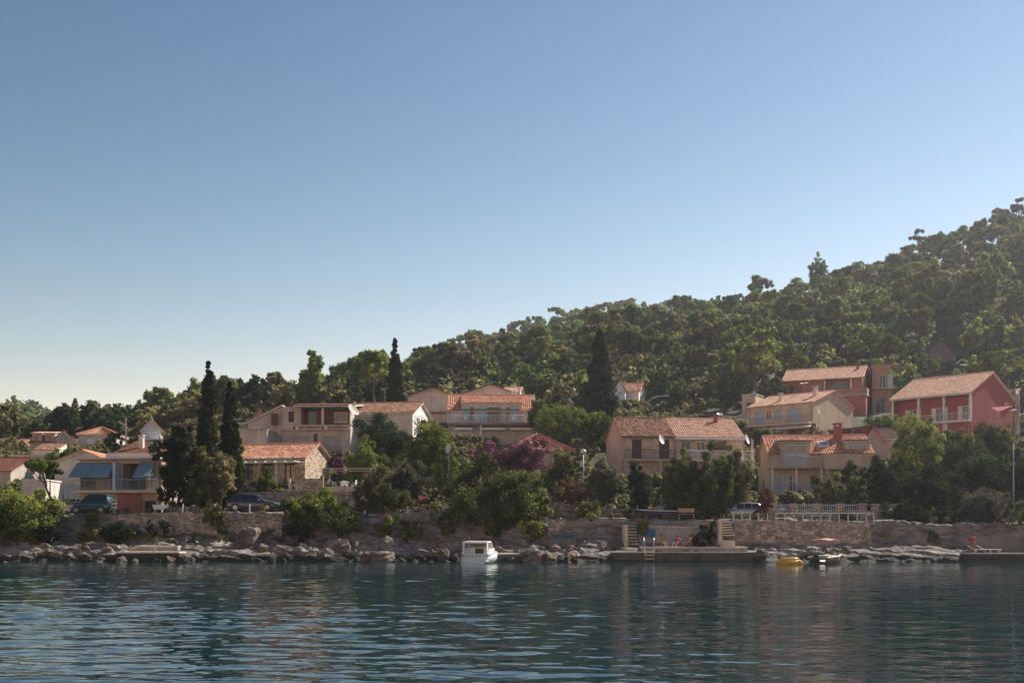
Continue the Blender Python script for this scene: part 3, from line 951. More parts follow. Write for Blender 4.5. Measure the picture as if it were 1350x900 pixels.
# grey house with the big dark loggia
h = House('grey_house', 'large grey house with dark upper loggia, air conditioners and a thin projecting roof', 372, 135, 606, 536, 0, 'L', px2=462, D=9)
zf = h.zpx(560, 135)
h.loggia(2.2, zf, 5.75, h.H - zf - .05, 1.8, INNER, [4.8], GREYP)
h.opening('window', 5.9, zf + .5, 1.6, 1.2, y0=1.8, pane=CURT)
h.opening('dark', 2.8, zf + .02, .95, 1.95, y0=1.8)
h.opening('closed', .75, zf + .35, .65, 1.25, sh=BROWNS)
h.opening('door', 1.3, h.zpx(597, 135), 2.0, 2.0, frame=PBLUE, pane=CURT)
h.opening('door', 4.9, h.zpx(597, 135), 2.1, 2.1, frame=GREYP, pane=CURT)
h.opening('closed', 3.75, h.zpx(597, 135) + .1, .45, 2.2, sh=BROWNS, proud=True)
h.walls(GREY)
mb = MB()
slab(mb, (1.4, -1.0, h.H + .05), (1, 0, 0), (0, 10, 1.2), h.W - .8, 10.1, .14, 1)
tile_slope(mb, (1.4, -1.0, h.H + .05), (1, 0, 0), (0, 10, 1.2), h.W - .8, 10.1)
h.rf = mb.build('roof', [TILE_P, GREYP], h.root)
h.slabp(1.3, h.W + .1, -.45, 0, zf, .22, GREY)
h.slabp(-.1, h.W + .1, -.5, 0, h.zpx(566, 135), .12, GREY, 'ledge')
for u in (1.2, 4.6):
    m2 = MB().box(u, u + .8, -.4, -.05, h.zpx(567.5, 135), h.zpx(567.5, 135) + .55)
    a = m2.build('air_conditioner', WHITEP, h.root)
    m3 = MB().tube([(u + .28, -.405, h.zpx(567.5, 135) + .28), (u + .28, -.43, h.zpx(567.5, 135) + .28)], .2, 14)
    m3.build('fan_grille', DARKM, a)
h.slabp(4.2, h.W + .1, -1.1, 0, h.zpx(597.5, 135), .15, CONC)
h.rail(4.25, h.W + .05, h.zpx(597.5, 135), -1.05, .9, METALG, ends=0)
# left wing under the slanting roof
zs = h.H
wl = thing('slanted_wing', 'grey house wing under a long slanting roof, left of the dark loggia', 'house', h.root.location, 0)
x0, xm = -4.2, -.02
zl_, zr_ = h.zpx(556, 135), h.H + .25
mb = MB()
mb.add([(x0, .4, -3), (xm, .4, -3), (xm, .4, zr_), (x0, .4, zl_), (x0, 8, -3), (xm, 8, -3), (xm, 8, zr_), (x0, 8, zl_)],
       [(0, 1, 2, 3), (4, 7, 6, 5), (0, 3, 7, 4), (1, 5, 6, 2)])
mb.build('wall', GREY, wl)
mb = MB()
sl = math.hypot(xm - x0 + .5, (zr_ - zl_) * 1.12)
slab(mb, (x0 - .5, 0, zl_ - .25), (0, 1, 0), (xm - x0 + .5, 0, (zr_ - zl_) * 1.12), 8.5, sl, .14, 1)
tile_slope(mb, (x0 - .5, 0, zl_ - .25), (0, 1, 0), (xm - x0 + .5, 0, (zr_ - zl_) * 1.12), 8.5, sl)
mb.build('roof', [TILE_B, GREYP], wl)
h.opening('closed', -1.3, h.H - 2.2, .8, 1.4, sh=BROWNS, proud=True, y0=0)
lw = House('garage', 'low blank grey concrete garage left of the grey house', 316, 131, 600, 567.5, 0, 'L', px2=352, D=7)
lw.walls(GREY)
lw.flatroof(CONC, .08, .18)
pk = House('pink_outhouse', 'small pinkish house at the top left of the grey house', 331, 142, 580, 556, 14, 'L', px2=352, D=8, ridge=541, axis='y')
pk.walls(PALEPINK)
pk.opening('window', .9, 1.0, .5, 1.0, proud=True, frame=BROWNS)
pk.roof(TILE_B, PALEPINK, .3, .2)

h = House('white_gabled_house', 'tiled house with bright white gable facing right, half hidden behind the oak', 544, 138, 604, 544, -11, 'R', px2=463, D=8, ridge=532)
h.opening('window', 1.2, h.zpx(572, 138), 1.1, 1.2)
h.opening('window', 4.2, h.zpx(572, 138), 1.1, 1.2)
h.walls(GREYP, WHITE)
h.roof(TILE_B, WHITE, .4, .3)
WG = h

# stone cottage with pergola
h = House('stone_cottage', 'low stone cottage with bright orange roof, sunlit stone gable and slatted pergola', 402, 112, 645, 604, -15, 'R', W=9.2, D=6, ridge=587)
h.opening('window', h.W - 6.9, 1.15, 1.25, 1.5, frame=DARKM)
h.opening('window', h.W - 4.6, .95, 1.1, 1.7, frame=DARKM)
h.opening('window', h.W - 2.2, .75, 1.15, 1.9, frame=DARKM)
h.opening('window', 3.6, .55, .7, 1.0, 'R', frame=DARKM)
h.walls(STONEL)
h.roof(TILE_O, CONC, .35, .2)
for i in range(8):
    u = .9 + i * 1.05
    MB().box(u, u + .85, -2.2, -.02, h.H - .42, h.H - .34).build('pergola_slat', WHITEP, h.root)
MB().box(.3, h.W - .2, -2.05, -1.95, h.H - .52, h.H - .43).build('pergola_beam', WHITEP, h.root)
for u in (1.6, h.W - 2.1): MB().tube([(u, -2.0, -.3), (u, -2.0, h.H - .53)], .05, 8).build('post', WHITEP, h.root)
COT = h
# terrace beside the cottage
cx, cy, cz = P(425, 645, 109)
tw = thing('terrace', 'raised stone terrace with white posts and wall, right of the stone cottage', 'terrace', (cx, cy, cz), 0)
MB().box(-2.6, 4.6, 0, 5, -3, -.2).build('terrace_wall', STONEL, tw)
MB().box(-2.7, 4.7, -.1, 5, -.19, -.05).build('paving', CONCL, tw)
MB().box(-2.6, .1, -.05, .2, -.04, 1.05).build('parapet', STONEL, tw)
MB().box(.2, 4.6, 0, .12, -.04, .28).build('parapet', CONCL, tw)
mb = MB()
for x in (.0, 4.6): mb.tube([(x, .05, -.04), (x, .05, 2.0)], .05, 8)
mb.tube([(0, .05, 2.0), (4.6, .05, 2.0)], .05, 8)
mb.tube([(0, 4.0, 2.0), (4.6, 4.0, 2.0)], .05, 8)
mb.tube([(4.6, .05, 2.0), (4.6, 4.0, 2.0)], .05, 8)
for x in (0, 4.6): mb.tube([(x, 4, -.04), (x, 4, 2.0)], .05, 8)
mb.build('pergola_frame', WOODL, tw)
px_ = MB()
px_.box(-3.2, -3.0, -.3, -.1, -1.2, 1.05)
px_.build('gate_post', WHITEP, tw)
MB().box(-3.6, -2.75, -.8, -.32, -1.8, .0).build('pillar', STONEL, tw)
TER = (cx, cy, cz)

# house with the blue awnings
h = House('awning_house', 'house with three blue balcony awnings over beige and dark pink ground floor walls', 105, 104, 683, 611, -7, 'L', px2=213, D=7)
zf = h.zpx(646.5, 104)
W = h.W
h.H = h.zpx(606, 104)
h.loggia(.1, zf, W * .46, h.H - zf - .35, 1.6, BEIGED)
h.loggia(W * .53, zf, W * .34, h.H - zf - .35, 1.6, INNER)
h.opening('closed', .9, zf + .02, 1.3, 2.0, sh=GREYP, y0=1.6)
h.opening('closed', 2.6, zf + .5, .8, 1.2, sh=GREYP, y0=1.6)
h.opening('door', W * .72, zf + .02, 1.3, 2.0, y0=1.6)
h.opening('garage', W * .79, .25, W * .145, 1.35, frame=WOOD)
h.opening('dark', .9, -.1, 2.5, 1.8)
h.walls(BEIGED)
MB().box(W * .47, W * .77, -.07, -.012, -3, zf - .26).build('pink_wall', PINKW, h.root)
h.slabp(-.15, W + .1, -1.1, 0, zf, .24, CONCL)
h.rail(-.1, W * .47, zf, -1.03, .95, PBLUE, ends=0)
h.rail(W * .5, W + .05, zf, -1.03, .95, BLUEP, ends=0)
MB().box(W * .47, W * .5, -1.05, -.02, zf + .01, h.H - .3).build('divider_wall', BLUEW, h.root)
h.awning(-.25, W * .20, h.H - .25, 1.5, 1.25, AWNB)
h.awning(W * .205, W * .45, h.H - .25, 1.5, 1.25, AWNB)
h.awning(W * .74, W * .93, h.H - .2, 1.5, 1.35, AWNB)
MB().box(-.2, W + .2, -.7, h.D + .2, h.H, h.H + .16).build('roof_slab', GREYP, h.root)
mb = MB()
x0 = W * .30
tile_slope(mb, (x0, .6, h.H + .35), (1, 0, 0), (0, 5, 1.5), W * .70, 5.2)
slab(mb, (x0, .6, h.H + .35), (1, 0, 0), (0, 5, 1.5), W * .70, 5.2, .18)
h.rf = mb.build('roof', [TILE_D, GREYP], h.root)
MB().box(x0, W, .3, 4.6, h.H + .17, h.H + .6).build('attic_wall', GREYP, h.root)
h.chimney(W * .55, 3.5, .4, 1.0, GREYP, True, z=h.H + 1.2)
AWN = h

h = House('white_gabled_house', 'white gable with one small dark window, behind and left of the blue awnings', 72, 119, 668, 611, 3, 'L', px2=147, D=9, ridge=595.5, axis='y')
h.opening('dark', h.W * .53, h.H - .35 - .35, .75, .55, proud=True)
h.opening('dark', h.W * .3, 1.0, .8, 1.2, proud=True)
h.walls(GREYP)
h.roof(TILE_O, GREYP, .35, .3)
h = House('dormered_house', 'far grey house with two roof dormers beside a white edged gable', 72, 158, 602, 581, 20, 'L', px2=96, D=6, ridge=569, axis='y')
h.walls(GREY)
h.opening('dark', h.W * .45, h.H - .5, .5, 1.1, proud=True)
h.roof(TILE_B, WHITE, .3, .25)
h = House('dormer_row', 'far low house with two pinkish dormers, left of the white edged gable', 39, 158, 602, 584, 2, 'L', px2=74, D=6, ridge=575)
h.walls(GREY)
h.roof(TILE_B, GREY, .3, .05)
for u in (.3, 2.1):
    o = MB().box(u, u + 1.3, .2, 3, h.H - .3, h.H + 1.35).build('dormer', PALEPINK, h.root)
    MB().box(u + .2, u + .8, .14, .19, h.H, h.H + 1.1).build('pane', GLASS, o)
    mb = MB()
    slab(mb, (u - .15, -.15, h.H + 1.45), (1, 0, 0), (0, 3, .4), 1.6, 3.1, .1, 0)
    mb.build('dormer_roof', TILE_P, o)
h = House('hip_roofed_house', 'pale house with bright orange hip roof on the left slope', 104, 163, 596, 573, 4, 'L', px2=151, D=6)
h.opening('window', 1.1, h.H - 1.7, .6, .8, frame=PALEPINK)
h.opening('window', 2.4, h.H - 1.7, .6, .8, frame=PALEPINK)
h.walls(GREYP)
h.hip(TILE_O, GREYP, .35, 1.3)
h = House('blue_gabled_house', 'bluish white gable with balcony just left of the big dark oak', 187, 156, 600, 567, 14, 'L', px2=212, D=5, ridge=554, axis='y')
h.walls(BLUEW, PALEPINK)
h.opening('window', .8, h.H - .9, 1.1, 1.2, proud=True, pane=CURT)
h.opening('window', .7, h.H - 3.1, 1.5, 1.3, proud=True)
h.roof(TILE_O, WHITE, .3, .3)
h.slabp(-.1, h.W + .1, -1.0, 0, h.H - 1.2, .16, WHITE)
h.rail(0, h.W, h.H - 1.2, -.95, .8, WHITEP)
h = House('porch_house', 'far red roofed house with a row of dark arches at the left edge', -12, 168, 606, 590, 3, 'L', px2=18, D=6, ridge=582)
for u in (.7, 1.7, 2.6): h.opening('dark', u, .2, .5, 1.3)
h.walls(WHITE)
h.roof(TILE_O, WHITE, .3, .2)
h = House('small_red_roofed_house', 'far small house with red roof and one dark window at the left', 20, 170, 606, 588, 5, 'L', px2=36, D=5, ridge=581)
h.opening('dark', .5, .5, .5, .9)
h.walls(BEIGE)
h.roof(TILE_O, WHITE, .3, .2)
h = House('terraced_flat', 'flat roofed building with white terraces left of the leaning pine', 13, 138, 650, 602, 3, 'L', px2=63, D=8)
h.opening('dark', 1.3, h.H - 2.4, .8, 1.7)
h.opening('dark', 2.6, 1.0, .5, 1.0)
h.walls(GREY)
h.flatroof(GREYP, .15, .25)
h.slabp(-.5, h.W + .1, -1.6, 0, h.H - 2.5, .25, GREYP)
h.parapet(-.5, h.W + .1, h.H - 2.5, -1.6, .6, WHITE, ends=0)
h.slabp(-.5, h.W + .1, -2.0, 0, h.H - 5.3, .25, GREYP)
mb = MB()
tile_slope(mb, (1.8, 2.0, h.H + .9), (1, 0, 0), (0, 4, 1.1), 3.0, 4.1)
slab(mb, (1.8, 2.0, h.H + .9), (1, 0, 0), (0, 4, 1.1), 3.0, 4.1, .6)
mb.build('roof', [TILE_B, GREYP], h.root)
h = House('low_tiled_house', 'grey walled house with dull red roof slope at the far left edge', -30, 130, 655, 622, -4, 'L', px2=14, D=9, ridge=606)
h.walls(GREY)
h.opening('dark', 2.4, 1.0, .8, 1.2, proud=True)
h.roof(TILE_D, GREY, .3, .2)
h = House('white_garage', 'low white block on the road between the leaning pine and the left bush', 29, 112, 660, 633, 4, 'L', px2=60, D=5)
h.walls(GREYP)
h.flatroof(WHITE, .1, .12)

# houses on the slope at the right of the centre
h = House('small_white_house', 'small white house with gabled front and orange roof, right of the wide cypress', 809, 181, 538, 515, -12, 'L', px2=824, D=5, ridge=503, axis='y')
h.walls(BLUEW)
h.opening('window', .45, h.H - .9, .9, 1.1, proud=True, pane=CURT)
h.roof(TILE_D, WHITE, .15, .15)
g = House('small_white_annex', 'orange roofed annex of the small white house among the trees', 823, 183, 538, 517, -18, 'L', px2=842, D=5, ridge=507)
g.walls(WHITE)
g.roof(TILE_O, WHITE, .2, .2)
h = House('grey_block_house', 'plain small grey house among bushes, left of the red brown house', 978, 172, 555, 521, -30, 'L', px2=996, D=4)
h.opening('dark', .7, h.H - 2.2, .8, 1.1)
h.walls(GREY, BEIGE)
h.flatroof(GREY, .1, .15)
h = House('concrete_house', 'bare concrete gabled building on the wooded hillside at upper right', 1222, 203, 488, 466, -20, 'L', px2=1256, D=8, ridge=451, axis='y', pad=False)
AVOID = [(h.root.location.x + 4, h.root.location.y + 2, 0, 2.2)]
h.walls(CONCD)
h.opening('dark', 2.2, h.H - 1.9, 2.6, 1.6, proud=True)
h.roof(TILE_D, CONCD, .2, .2)
h = House('pink_gabled_house', 'small pinkish gabled house right of the brick chimney', 1137, 128, 610, 582, 22, 'L', px2=1163, D=7, ridge=563, axis='y')
h.walls(PALEPINK)
h.opening('dark', .8, h.H - 1.7, .6, .9, proud=True)
h.roof(TILE_D, PALEPINK, .25, .25)
g = House('low_pink_house', 'low dark red roofed house with pink walls, left of the bright green trees', 1152, 133, 605, 578, 0, 'L', px2=1182, D=5, ridge=568)
g.walls(PALEPINK)
g.roof(TILE_D, WHITE, .3, .2)

# house with hip roof behind the bougainvillea
h = House('hidden_house', 'orange hip roof of a house behind the flowering bougainvillea', 668, 124, 625, 595, 3, 'L', px2=756, D=8)
h.opening('window', 3.2, .3, 1.0, 1.2)
h.opening('window', 5.4, .3, 1.0, 1.2)
h.walls(BEIGED)
h.hip(TILE_O, CONC, .4, 2.2)
HID = h

for h_, u_, v_ in ((RED, 7, 7), (BEI, 5, 6.2), (DBL, 2, 4.2), (CEN, 9.5, 4.6), (WG, 3, 4.2), (COT, 2.5, 3.2), (ORI, 9.4, 4.2), (HID, 3.5, 4)):
    h_.antenna(u_, v_) if h_ is not HID else None
for h_, u_ in ((RED, RED.W - .3), (BEI, .25), (BEI, BEI.W - .2), (DBL, .2), (DB2, .12), (CEN, .2), (COT, .15), (WG, .3), (AWN, AWN.W - .2)): h_.downpipe(u_)
# ================================================================== GROUND, WATER, ROCKS
def grid_mesh(name, Xg, Yg, Zg, mat, smooth=True):
    r_, c_ = Xg.shape
    me = bpy.data.meshes.new(name)
    me.vertices.add(r_ * c_)
    me.vertices.foreach_set('co', np.stack([Xg, Yg, Zg], -1).reshape(-1).astype(np.float32))
    i = np.arange(r_ * c_).reshape(r_, c_)
    q = np.stack([i[:-1, :-1], i[:-1, 1:], i[1:, 1:], i[1:, :-1]], -1).reshape(-1, 4)
    n = len(q)
    me.loops.add(n * 4)
    me.loops.foreach_set('vertex_index', q.reshape(-1).astype(np.int32))
    me.polygons.add(n)
    me.polygons.foreach_set('loop_start', np.arange(0, n * 4, 4, dtype=np.int32))
    me.polygons.foreach_set('loop_total', np.full(n, 4, dtype=np.int32))
    me.polygons.foreach_set('use_smooth', np.full(n, smooth))
    me.update(calc_edges=True)
    me.materials.append(mat)
    o = bpy.data.objects.new(name, me)
    COL.objects.link(o)
    return o


# dry hillside soil
m, nt, b = nmat('dry_soil')
tc = N(nt, 'ShaderNodeNewGeometry')
n1 = N(nt, 'ShaderNodeTexNoise', Scale=.35, Detail=10.0, Roughness=.7)
nt.links.new(tc.outputs['Position'], n1.inputs['Vector'])
nt.links.new(ramp(nt, n1.outputs['Fac'], [(.32, (.030, .036, .016)), (.5, (.065, .060, .032)), (.70, (.13, .11, .07))]), b.inputs['Base Color'])
n2 = N(nt, 'ShaderNodeTexNoise', Scale=2.5, Detail=8.0, Roughness=.7)
nt.links.new(tc.outputs['Position'], n2.inputs['Vector'])
bp = N(nt, 'ShaderNodeBump', Strength=.9, Distance=.25)
nt.links.new(n2.outputs['Fac'], bp.inputs['Height'])
nt.links.new(bp.outputs[0], b.inputs['Normal'])
b.inputs['Roughness'].default_value = .95
SOIL = m


def rockmat(name, c, band=True):
    """pale limestone, with the dark band of algae and wet stone just above the water"""
    m, nt, b = nmat(name)
    g = N(nt, 'ShaderNodeNewGeometry')
    mp = N(nt, 'ShaderNodeMapping')
    mp.inputs['Rotation'].default_value = (0, R(24), R(10))
    mp.inputs['Scale'].default_value = (.6, 1, 3.2)
    nt.links.new(g.outputs['Position'], mp.inputs[0])
    n1 = N(nt, 'ShaderNodeTexNoise', Scale=1.3, Detail=12.0, Roughness=.72)
    nt.links.new(mp.outputs[0], n1.inputs['Vector'])
    n2 = N(nt, 'ShaderNodeTexNoise', Scale=.5, Detail=5.0)
    nt.links.new(g.outputs['Position'], n2.inputs['Vector'])
    col = ramp(nt, n1.outputs['Fac'], [(.33, sc(c, .16)), (.43, sc(c, .55)), (.52, sc(c, .95)), (.66, sc(c, 1.15))])
    vo = N(nt, 'ShaderNodeTexVoronoi', Scale=.9, feature='DISTANCE_TO_EDGE')
    wn = N(nt, 'ShaderNodeTexNoise', Scale=1.5, Detail=4.0)
    nt.links.new(g.outputs['Position'], wn.inputs['Vector'])
    wm = N(nt, 'ShaderNodeMixRGB')
    wm.inputs[0].default_value = .35
    nt.links.new(mp.outputs[0], wm.inputs[1])
    nt.links.new(wn.outputs['Color'], wm.inputs[2])
    nt.links.new(wm.outputs[0], vo.inputs['Vector'])
    ck = N(nt, 'ShaderNodeMixRGB', blend_type='MULTIPLY')
    ck.inputs[0].default_value = 1
    nt.links.new(col, ck.inputs[1])
    nt.links.new(ramp(nt, vo.outputs['Distance'], [(0, (.5, .45, .4)), (.04, (1, 1, 1))]), ck.inputs[2])
    col = ck.outputs[0]
    mx = N(nt, 'ShaderNodeMixRGB', blend_type='MULTIPLY')
    mx.inputs[0].default_value = 1
    nt.links.new(col, mx.inputs[1])
    nt.links.new(ramp(nt, n2.outputs['Fac'], [(.35, (.62, .55, .48)), (.62, (1.1, 1.1, 1.12))]), mx.inputs[2])
    res = mx.outputs[0]
    if band:
        sx = N(nt, 'ShaderNodeSeparateXYZ')
        nt.links.new(g.outputs['Position'], sx.inputs[0])
        ad = N(nt, 'ShaderNodeMath', operation='MULTIPLY_ADD')
        ad.inputs[1].default_value = .9
        nt.links.new(n1.outputs['Fac'], ad.inputs[0])
        nt.links.new(sx.outputs['Z'], ad.inputs[2])
        bf = ramp(nt, ad.outputs[0], [(.86, (1, 1, 1)), (1.15, (0, 0, 0))])
        m2 = N(nt, 'ShaderNodeMixRGB')
        nt.links.new(bf, m2.inputs[0])
        nt.links.new(res, m2.inputs[1])
        m2.inputs[2].default_value = (.040, .027, .018, 1)
        res = m2.outputs[0]
    nt.links.new(res, b.inputs['Base Color'])
    bp = N(nt, 'ShaderNodeBump', Strength=1.0, Distance=.25)
    nt.links.new(n1.outputs['Fac'], bp.inputs['Height'])
    nt.links.new(bp.outputs[0], b.inputs['Normal'])
    b.inputs['Roughness'].default_value = .85
    return m


ROCK = rockmat('limestone', (.325, .29, .26))
ROCKB = rockmat('brown_limestone', (.25, .205, .17), False)

us = np.linspace(-1.15, 1.15, 420)
Ys = np.concatenate([np.linspace(97.5, 180, 130), np.linspace(181, 380, 150)[0:], np.linspace(383, 900, 110)])
U, YY = np.meshgrid(us, Ys)
XX = U * YY
ZZ = ground(XX, YY)
ZZ = ZZ + (fbm(XX * .25, YY * .25, 33) - .5) * .7 * np.clip((YY - 106) / 8, 0, 1)
tag(grid_mesh('hills', XX, YY, ZZ, SOIL), None, None, kind='structure')

# rocky shore strip: layered limestone
xs = np.arange(-115, 115, .17)
ys_ = np.arange(85.5, 97.6, .11)
XX, YY = np.meshgrid(xs, ys_)
g0 = ground(XX, YY, False)
pxs = 675 + 1500 * XX / YY
rough = np.interp(pxs, [0, 180, 320, 370, 480, 700, 760, 800, 1000, 1040, 1180, 1350], [.9, .8, .6, 1.3, 1.6, 1.5, .9, .3, .3, .6, .5, .4])
wgt = np.clip((g0 + .9) / .9, 0, 1) * np.clip((97.2 - YY) / 1.6, 0, 1) * rough
q = (XX * .55 + YY * .9)
dip = g0 + .5 * XX * .18
big = (fbm(XX * .28, YY * .45, 41, 4) - .5) * 2.0
lay = np.abs(((dip + big * .9 + fbm(XX * .4, YY * .4, 43) * .8) * 1.6) % 1.0 - .5) * .7
crk = -np.clip(.12 - np.abs(fbm(XX * .5 + 3, YY * .5, 47, 3) - .5), 0, 1) * 5
fine = (fbm(XX * 1.6, YY * 1.9, 51, 4) - .5) * .55
step_ = np.floor((dip + big * .5) * 2.2) / 2.2 - (dip + big * .5)
ZZ = g0 + wgt * (big * .7 + lay * .8 + crk * .5 + fine * 1.1 + step_ * .8)
XX2 = XX + wgt * (fbm(XX * .9, YY * .9, 61) - .5) * .5
tag(grid_mesh('rocky_shore', XX2, YY, ZZ, ROCK, False), None, None, kind='structure')

# the road on top of the wall
m, nt, b = nmat('asphalt')
g = N(nt, 'ShaderNodeNewGeometry')
n1 = N(nt, 'ShaderNodeTexNoise', Scale=1.2, Detail=8.0)
nt.links.new(g.outputs['Position'], n1.inputs['Vector'])
nt.links.new(ramp(nt, n1.outputs['Fac'], [(.3, (.045, .043, .04)), (.7, (.10, .095, .088))]), b.inputs['Base Color'])
b.inputs['Roughness'].default_value = .9
xr = np.arange(-72, 72, 1.0)
XX, YY = np.meshgrid(xr, np.linspace(97.3, 102.5, 6))
wob = 0
tag(grid_mesh('road', XX, YY, ground(XX, YY, False) + .04, m), None, None, kind='structure')

# water: a real wave surface, finer near the camera
m, nt, b = nmat('sea_water')
g = N(nt, 'ShaderNodeNewGeometry')
sx = N(nt, 'ShaderNodeSeparateXYZ')
nt.links.new(g.outputs['Position'], sx.inputs[0])
n1 = N(nt, 'ShaderNodeTexNoise', Scale=.12, Detail=3.0)
nt.links.new(g.outputs['Position'], n1.inputs['Vector'])
ad = N(nt, 'ShaderNodeMath', operation='MULTIPLY_ADD')
ad.inputs[1].default_value = 16.0
nt.links.new(n1.outputs['Fac'], ad.inputs[0])
nt.links.new(sx.outputs['Y'], ad.inputs[2])
mr = N(nt, 'ShaderNodeMapRange')
mr.inputs['From Min'].default_value, mr.inputs['From Max'].default_value = 72, 98
nt.links.new(ad.outputs[0], mr.inputs['Value'])
nt.links.new(ramp(nt, mr.outputs[0], [(0, (.0010, .026, .036)), (.6, (.002, .036, .042)), (1, (.008, .070, .062))]), b.inputs['Base Color'])
b.inputs['Roughness'].default_value = .015
b.inputs['IOR'].default_value = 1.333
b.inputs['Specular IOR Level'].default_value = .5
nb = N(nt, 'ShaderNodeTexNoise', Scale=5.0, Detail=3.0, Roughness=.5)
mp = N(nt, 'ShaderNodeMapping')
mp.inputs['Scale'].default_value = (.55, 1, 1)
nt.links.new(g.outputs['Position'], mp.inputs[0])
nt.links.new(mp.outputs[0], nb.inputs['Vector'])
bp = N(nt, 'ShaderNodeBump', Strength=.06, Distance=.05)
nt.links.new(nb.outputs['Fac'], bp.inputs['Height'])
nt.links.new(bp.outputs[0], b.inputs['Normal'])
WATER = m
us = np.linspace(-.62, .62, 760)
Ys = 13 * (92.0 / 13) ** np.linspace(0, 1, 900)
U, YY = np.meshgrid(us, Ys)
XX = U * YY
ZZ = np.zeros_like(XX)
rs = np.random.RandomState(5)
for k in range(140):
    lam = .22 * (2.7 / .22) ** rs.rand()
    ang = rs.normal(0, .42) + R(8)              # crests run nearly left to right
    kx, ky = math.sin(ang) * 2 * math.pi / lam, math.cos(ang) * 2 * math.pi / lam
    amp = .00165 * lam ** .95
    fade = np.clip(lam / (YY * .010), .0, 1) ** 1
    ZZ += amp * fade * np.sin(kx * XX + ky * YY + rs.rand() * 6.28)
gust = .45 + 1.0 * fbm(XX * .05 + 7, YY * .09, 71, 3)
gust = .58 * gust * np.interp(YY, [13, 55, 75, 90], [1.0, 1.0, .8, .45]) * np.interp(XX / YY, [-.45, 0, .1, .2, .45], [1.2, 1.1, .85, .6, .55])
ZZ *= gust * WAVE if 'WAVE' in globals() else gust
tag(grid_mesh('sea', XX, YY, ZZ, WATER), None, None, kind='structure')
# calm outer sheet round the wave patch
mb = MB()
ya, yb, k = 13.0, 92.0, .62
zo = -.06
S = 900
mb.quad((-S, -S, zo), (S, -S, zo), (S, ya + .3, zo), (-S, ya + .3, zo))
mb.quad((-S, ya + .3, zo), (-k * ya + .3, ya + .3, zo), (-k * yb + .3, yb, zo), (-S, yb, zo))
mb.quad((k * ya - .3, ya + .3, zo), (S, ya + .3, zo), (S, yb, zo), (k * yb - .3, yb, zo))
mb.quad((-S, yb, zo), (S, yb, zo), (S, S, zo), (-S, S, zo))
tag(mb.build('open_sea', WATER), None, None, kind='structure')


def wall_strip(name, label, pts, mat, t=.5, cat='wall', cap=None):
    """retaining wall along px points: (px, Y, py_top, z_bottom)"""
    r_ = P(pts[0][0], pts[0][2], pts[0][1])
    root = thing(name, label, cat, (r_[0], r_[1], 0))
    top, bot = [], []
    secs = []
    for (px, Y, py, zb) in pts:
        x, y, z = P(px, py, Y)
        secs.append([(x - r_[0], y - r_[1] - .18, zb), (x - r_[0], y - r_[1], z), (x - r_[0], y - r_[1] + t, z), (x - r_[0], y - r_[1] + t, zb)])
    MB().loft(secs).build('masonry', mat, root)
    if cap:
        secs = []
        for (px, Y, py, zb) in pts:
            x, y, z = P(px, py, Y)
            secs.append([(x - r_[0], y - r_[1] - .06, z + .005), (x - r_[0], y - r_[1] - .06, z + .09), (x - r_[0], y - r_[1] + t + .02, z + .09), (x - r_[0], y - r_[1] + t + .02, z + .005)])
        MB().loft(secs).build('coping', cap, root)
    return root


def dense(pts, n, jit=.0):
    out = []
    for a, b_ in zip(pts[:-1], pts[1:]):
        for i in range(n):
            f = i / n
            out.append(tuple(a[j] + (b_[j] - a[j]) * f + (random.uniform(-jit, jit) if j == 2 else 0) for j in range(4)))
    return out + [pts[-1]]


wall_strip('retaining_wall', 'rubble stone retaining wall under the dark blue car and cypress trees', dense([(184, 95.4, 676, .5), (250, 95.4, 674.5, .5), (372, 95.4, 677, .5)], 10, .7), STONE)
wall_strip('retaining_wall', 'low broken stone wall under the teal van and slope bushes', dense([(90, 95.8, 681, .8), (184, 95.6, 678, .8)], 10, 1.5), STONE)
wall_strip('retaining_wall', 'tall stone wall below the white railings at the right', dense([(968, 93.8, 687, .2), (1060, 93.8, 687.5, .2), (1148, 93.8, 690, .2)], 10, .2), STONE, cap=CONC)
wall_strip('retaining_wall', 'long stone wall with dark base between the white railings and right quay', dense([(1148, 94.2, 699, .1), (1200, 94.2, 703, .1), (1276, 94.2, 708, .1)], 10, 2.0), STONE)
wall_strip('retaining_wall', 'brownish stone wall left of the bathing terrace steps', dense([(722, 94.6, 684, .2), (770, 94.6, 687, .2), (826, 94.4, 685, .2)], 6, .8), STONE)
wall_strip('retaining_wall', 'pale concrete wall behind the sunbathers', dense([(842, 93.2, 694, .2), (900, 93.2, 695, .2), (955, 93.2, 696, .2)], 4, .2), CONC, cap=CONCL)
wall_strip('retaining_wall', 'stone garden wall under the white balustrade', dense([(1010, 101, 672, 1), (1142, 101, 672, 1)], 6, 0), STONE)
wall_strip('retaining_wall', 'short stone garden wall under the right balustrade panel', [(1151, 101, 672, 1), (1185, 101, 672, 1)], STONE)
wall_strip('garden_wall', 'low stone wall with plants on top above the brownish stone wall', dense([(722, 99, 662, 2), (800, 99, 668, 2), (850, 99, 672, 2)], 4, .6), STONE)
wall_strip('garden_wall', 'rough stone terrace wall below the stone cottage', dense([(300, 106, 650, 2), (400, 106, 646, 2), (470, 106, 650, 2)], 5, .6), STONE)
wall_strip('hillside_wall', 'pale wall on the hillside at the right edge above the red house', [(1278, 205, 489, 20), (1365, 205, 488, 20)], CONC)


def quay(name, label, px0, px1, Y, py_top, dep, matf, matt, zb=-1.5):
    x0, x1, z = X_(px0, Y), X_(px1, Y), Z_(py_top, Y)
    r_ = thing(name, label, 'quay', (x0, Y, 0))
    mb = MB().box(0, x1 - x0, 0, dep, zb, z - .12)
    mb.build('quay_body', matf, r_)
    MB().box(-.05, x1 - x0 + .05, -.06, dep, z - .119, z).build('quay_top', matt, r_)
    return z


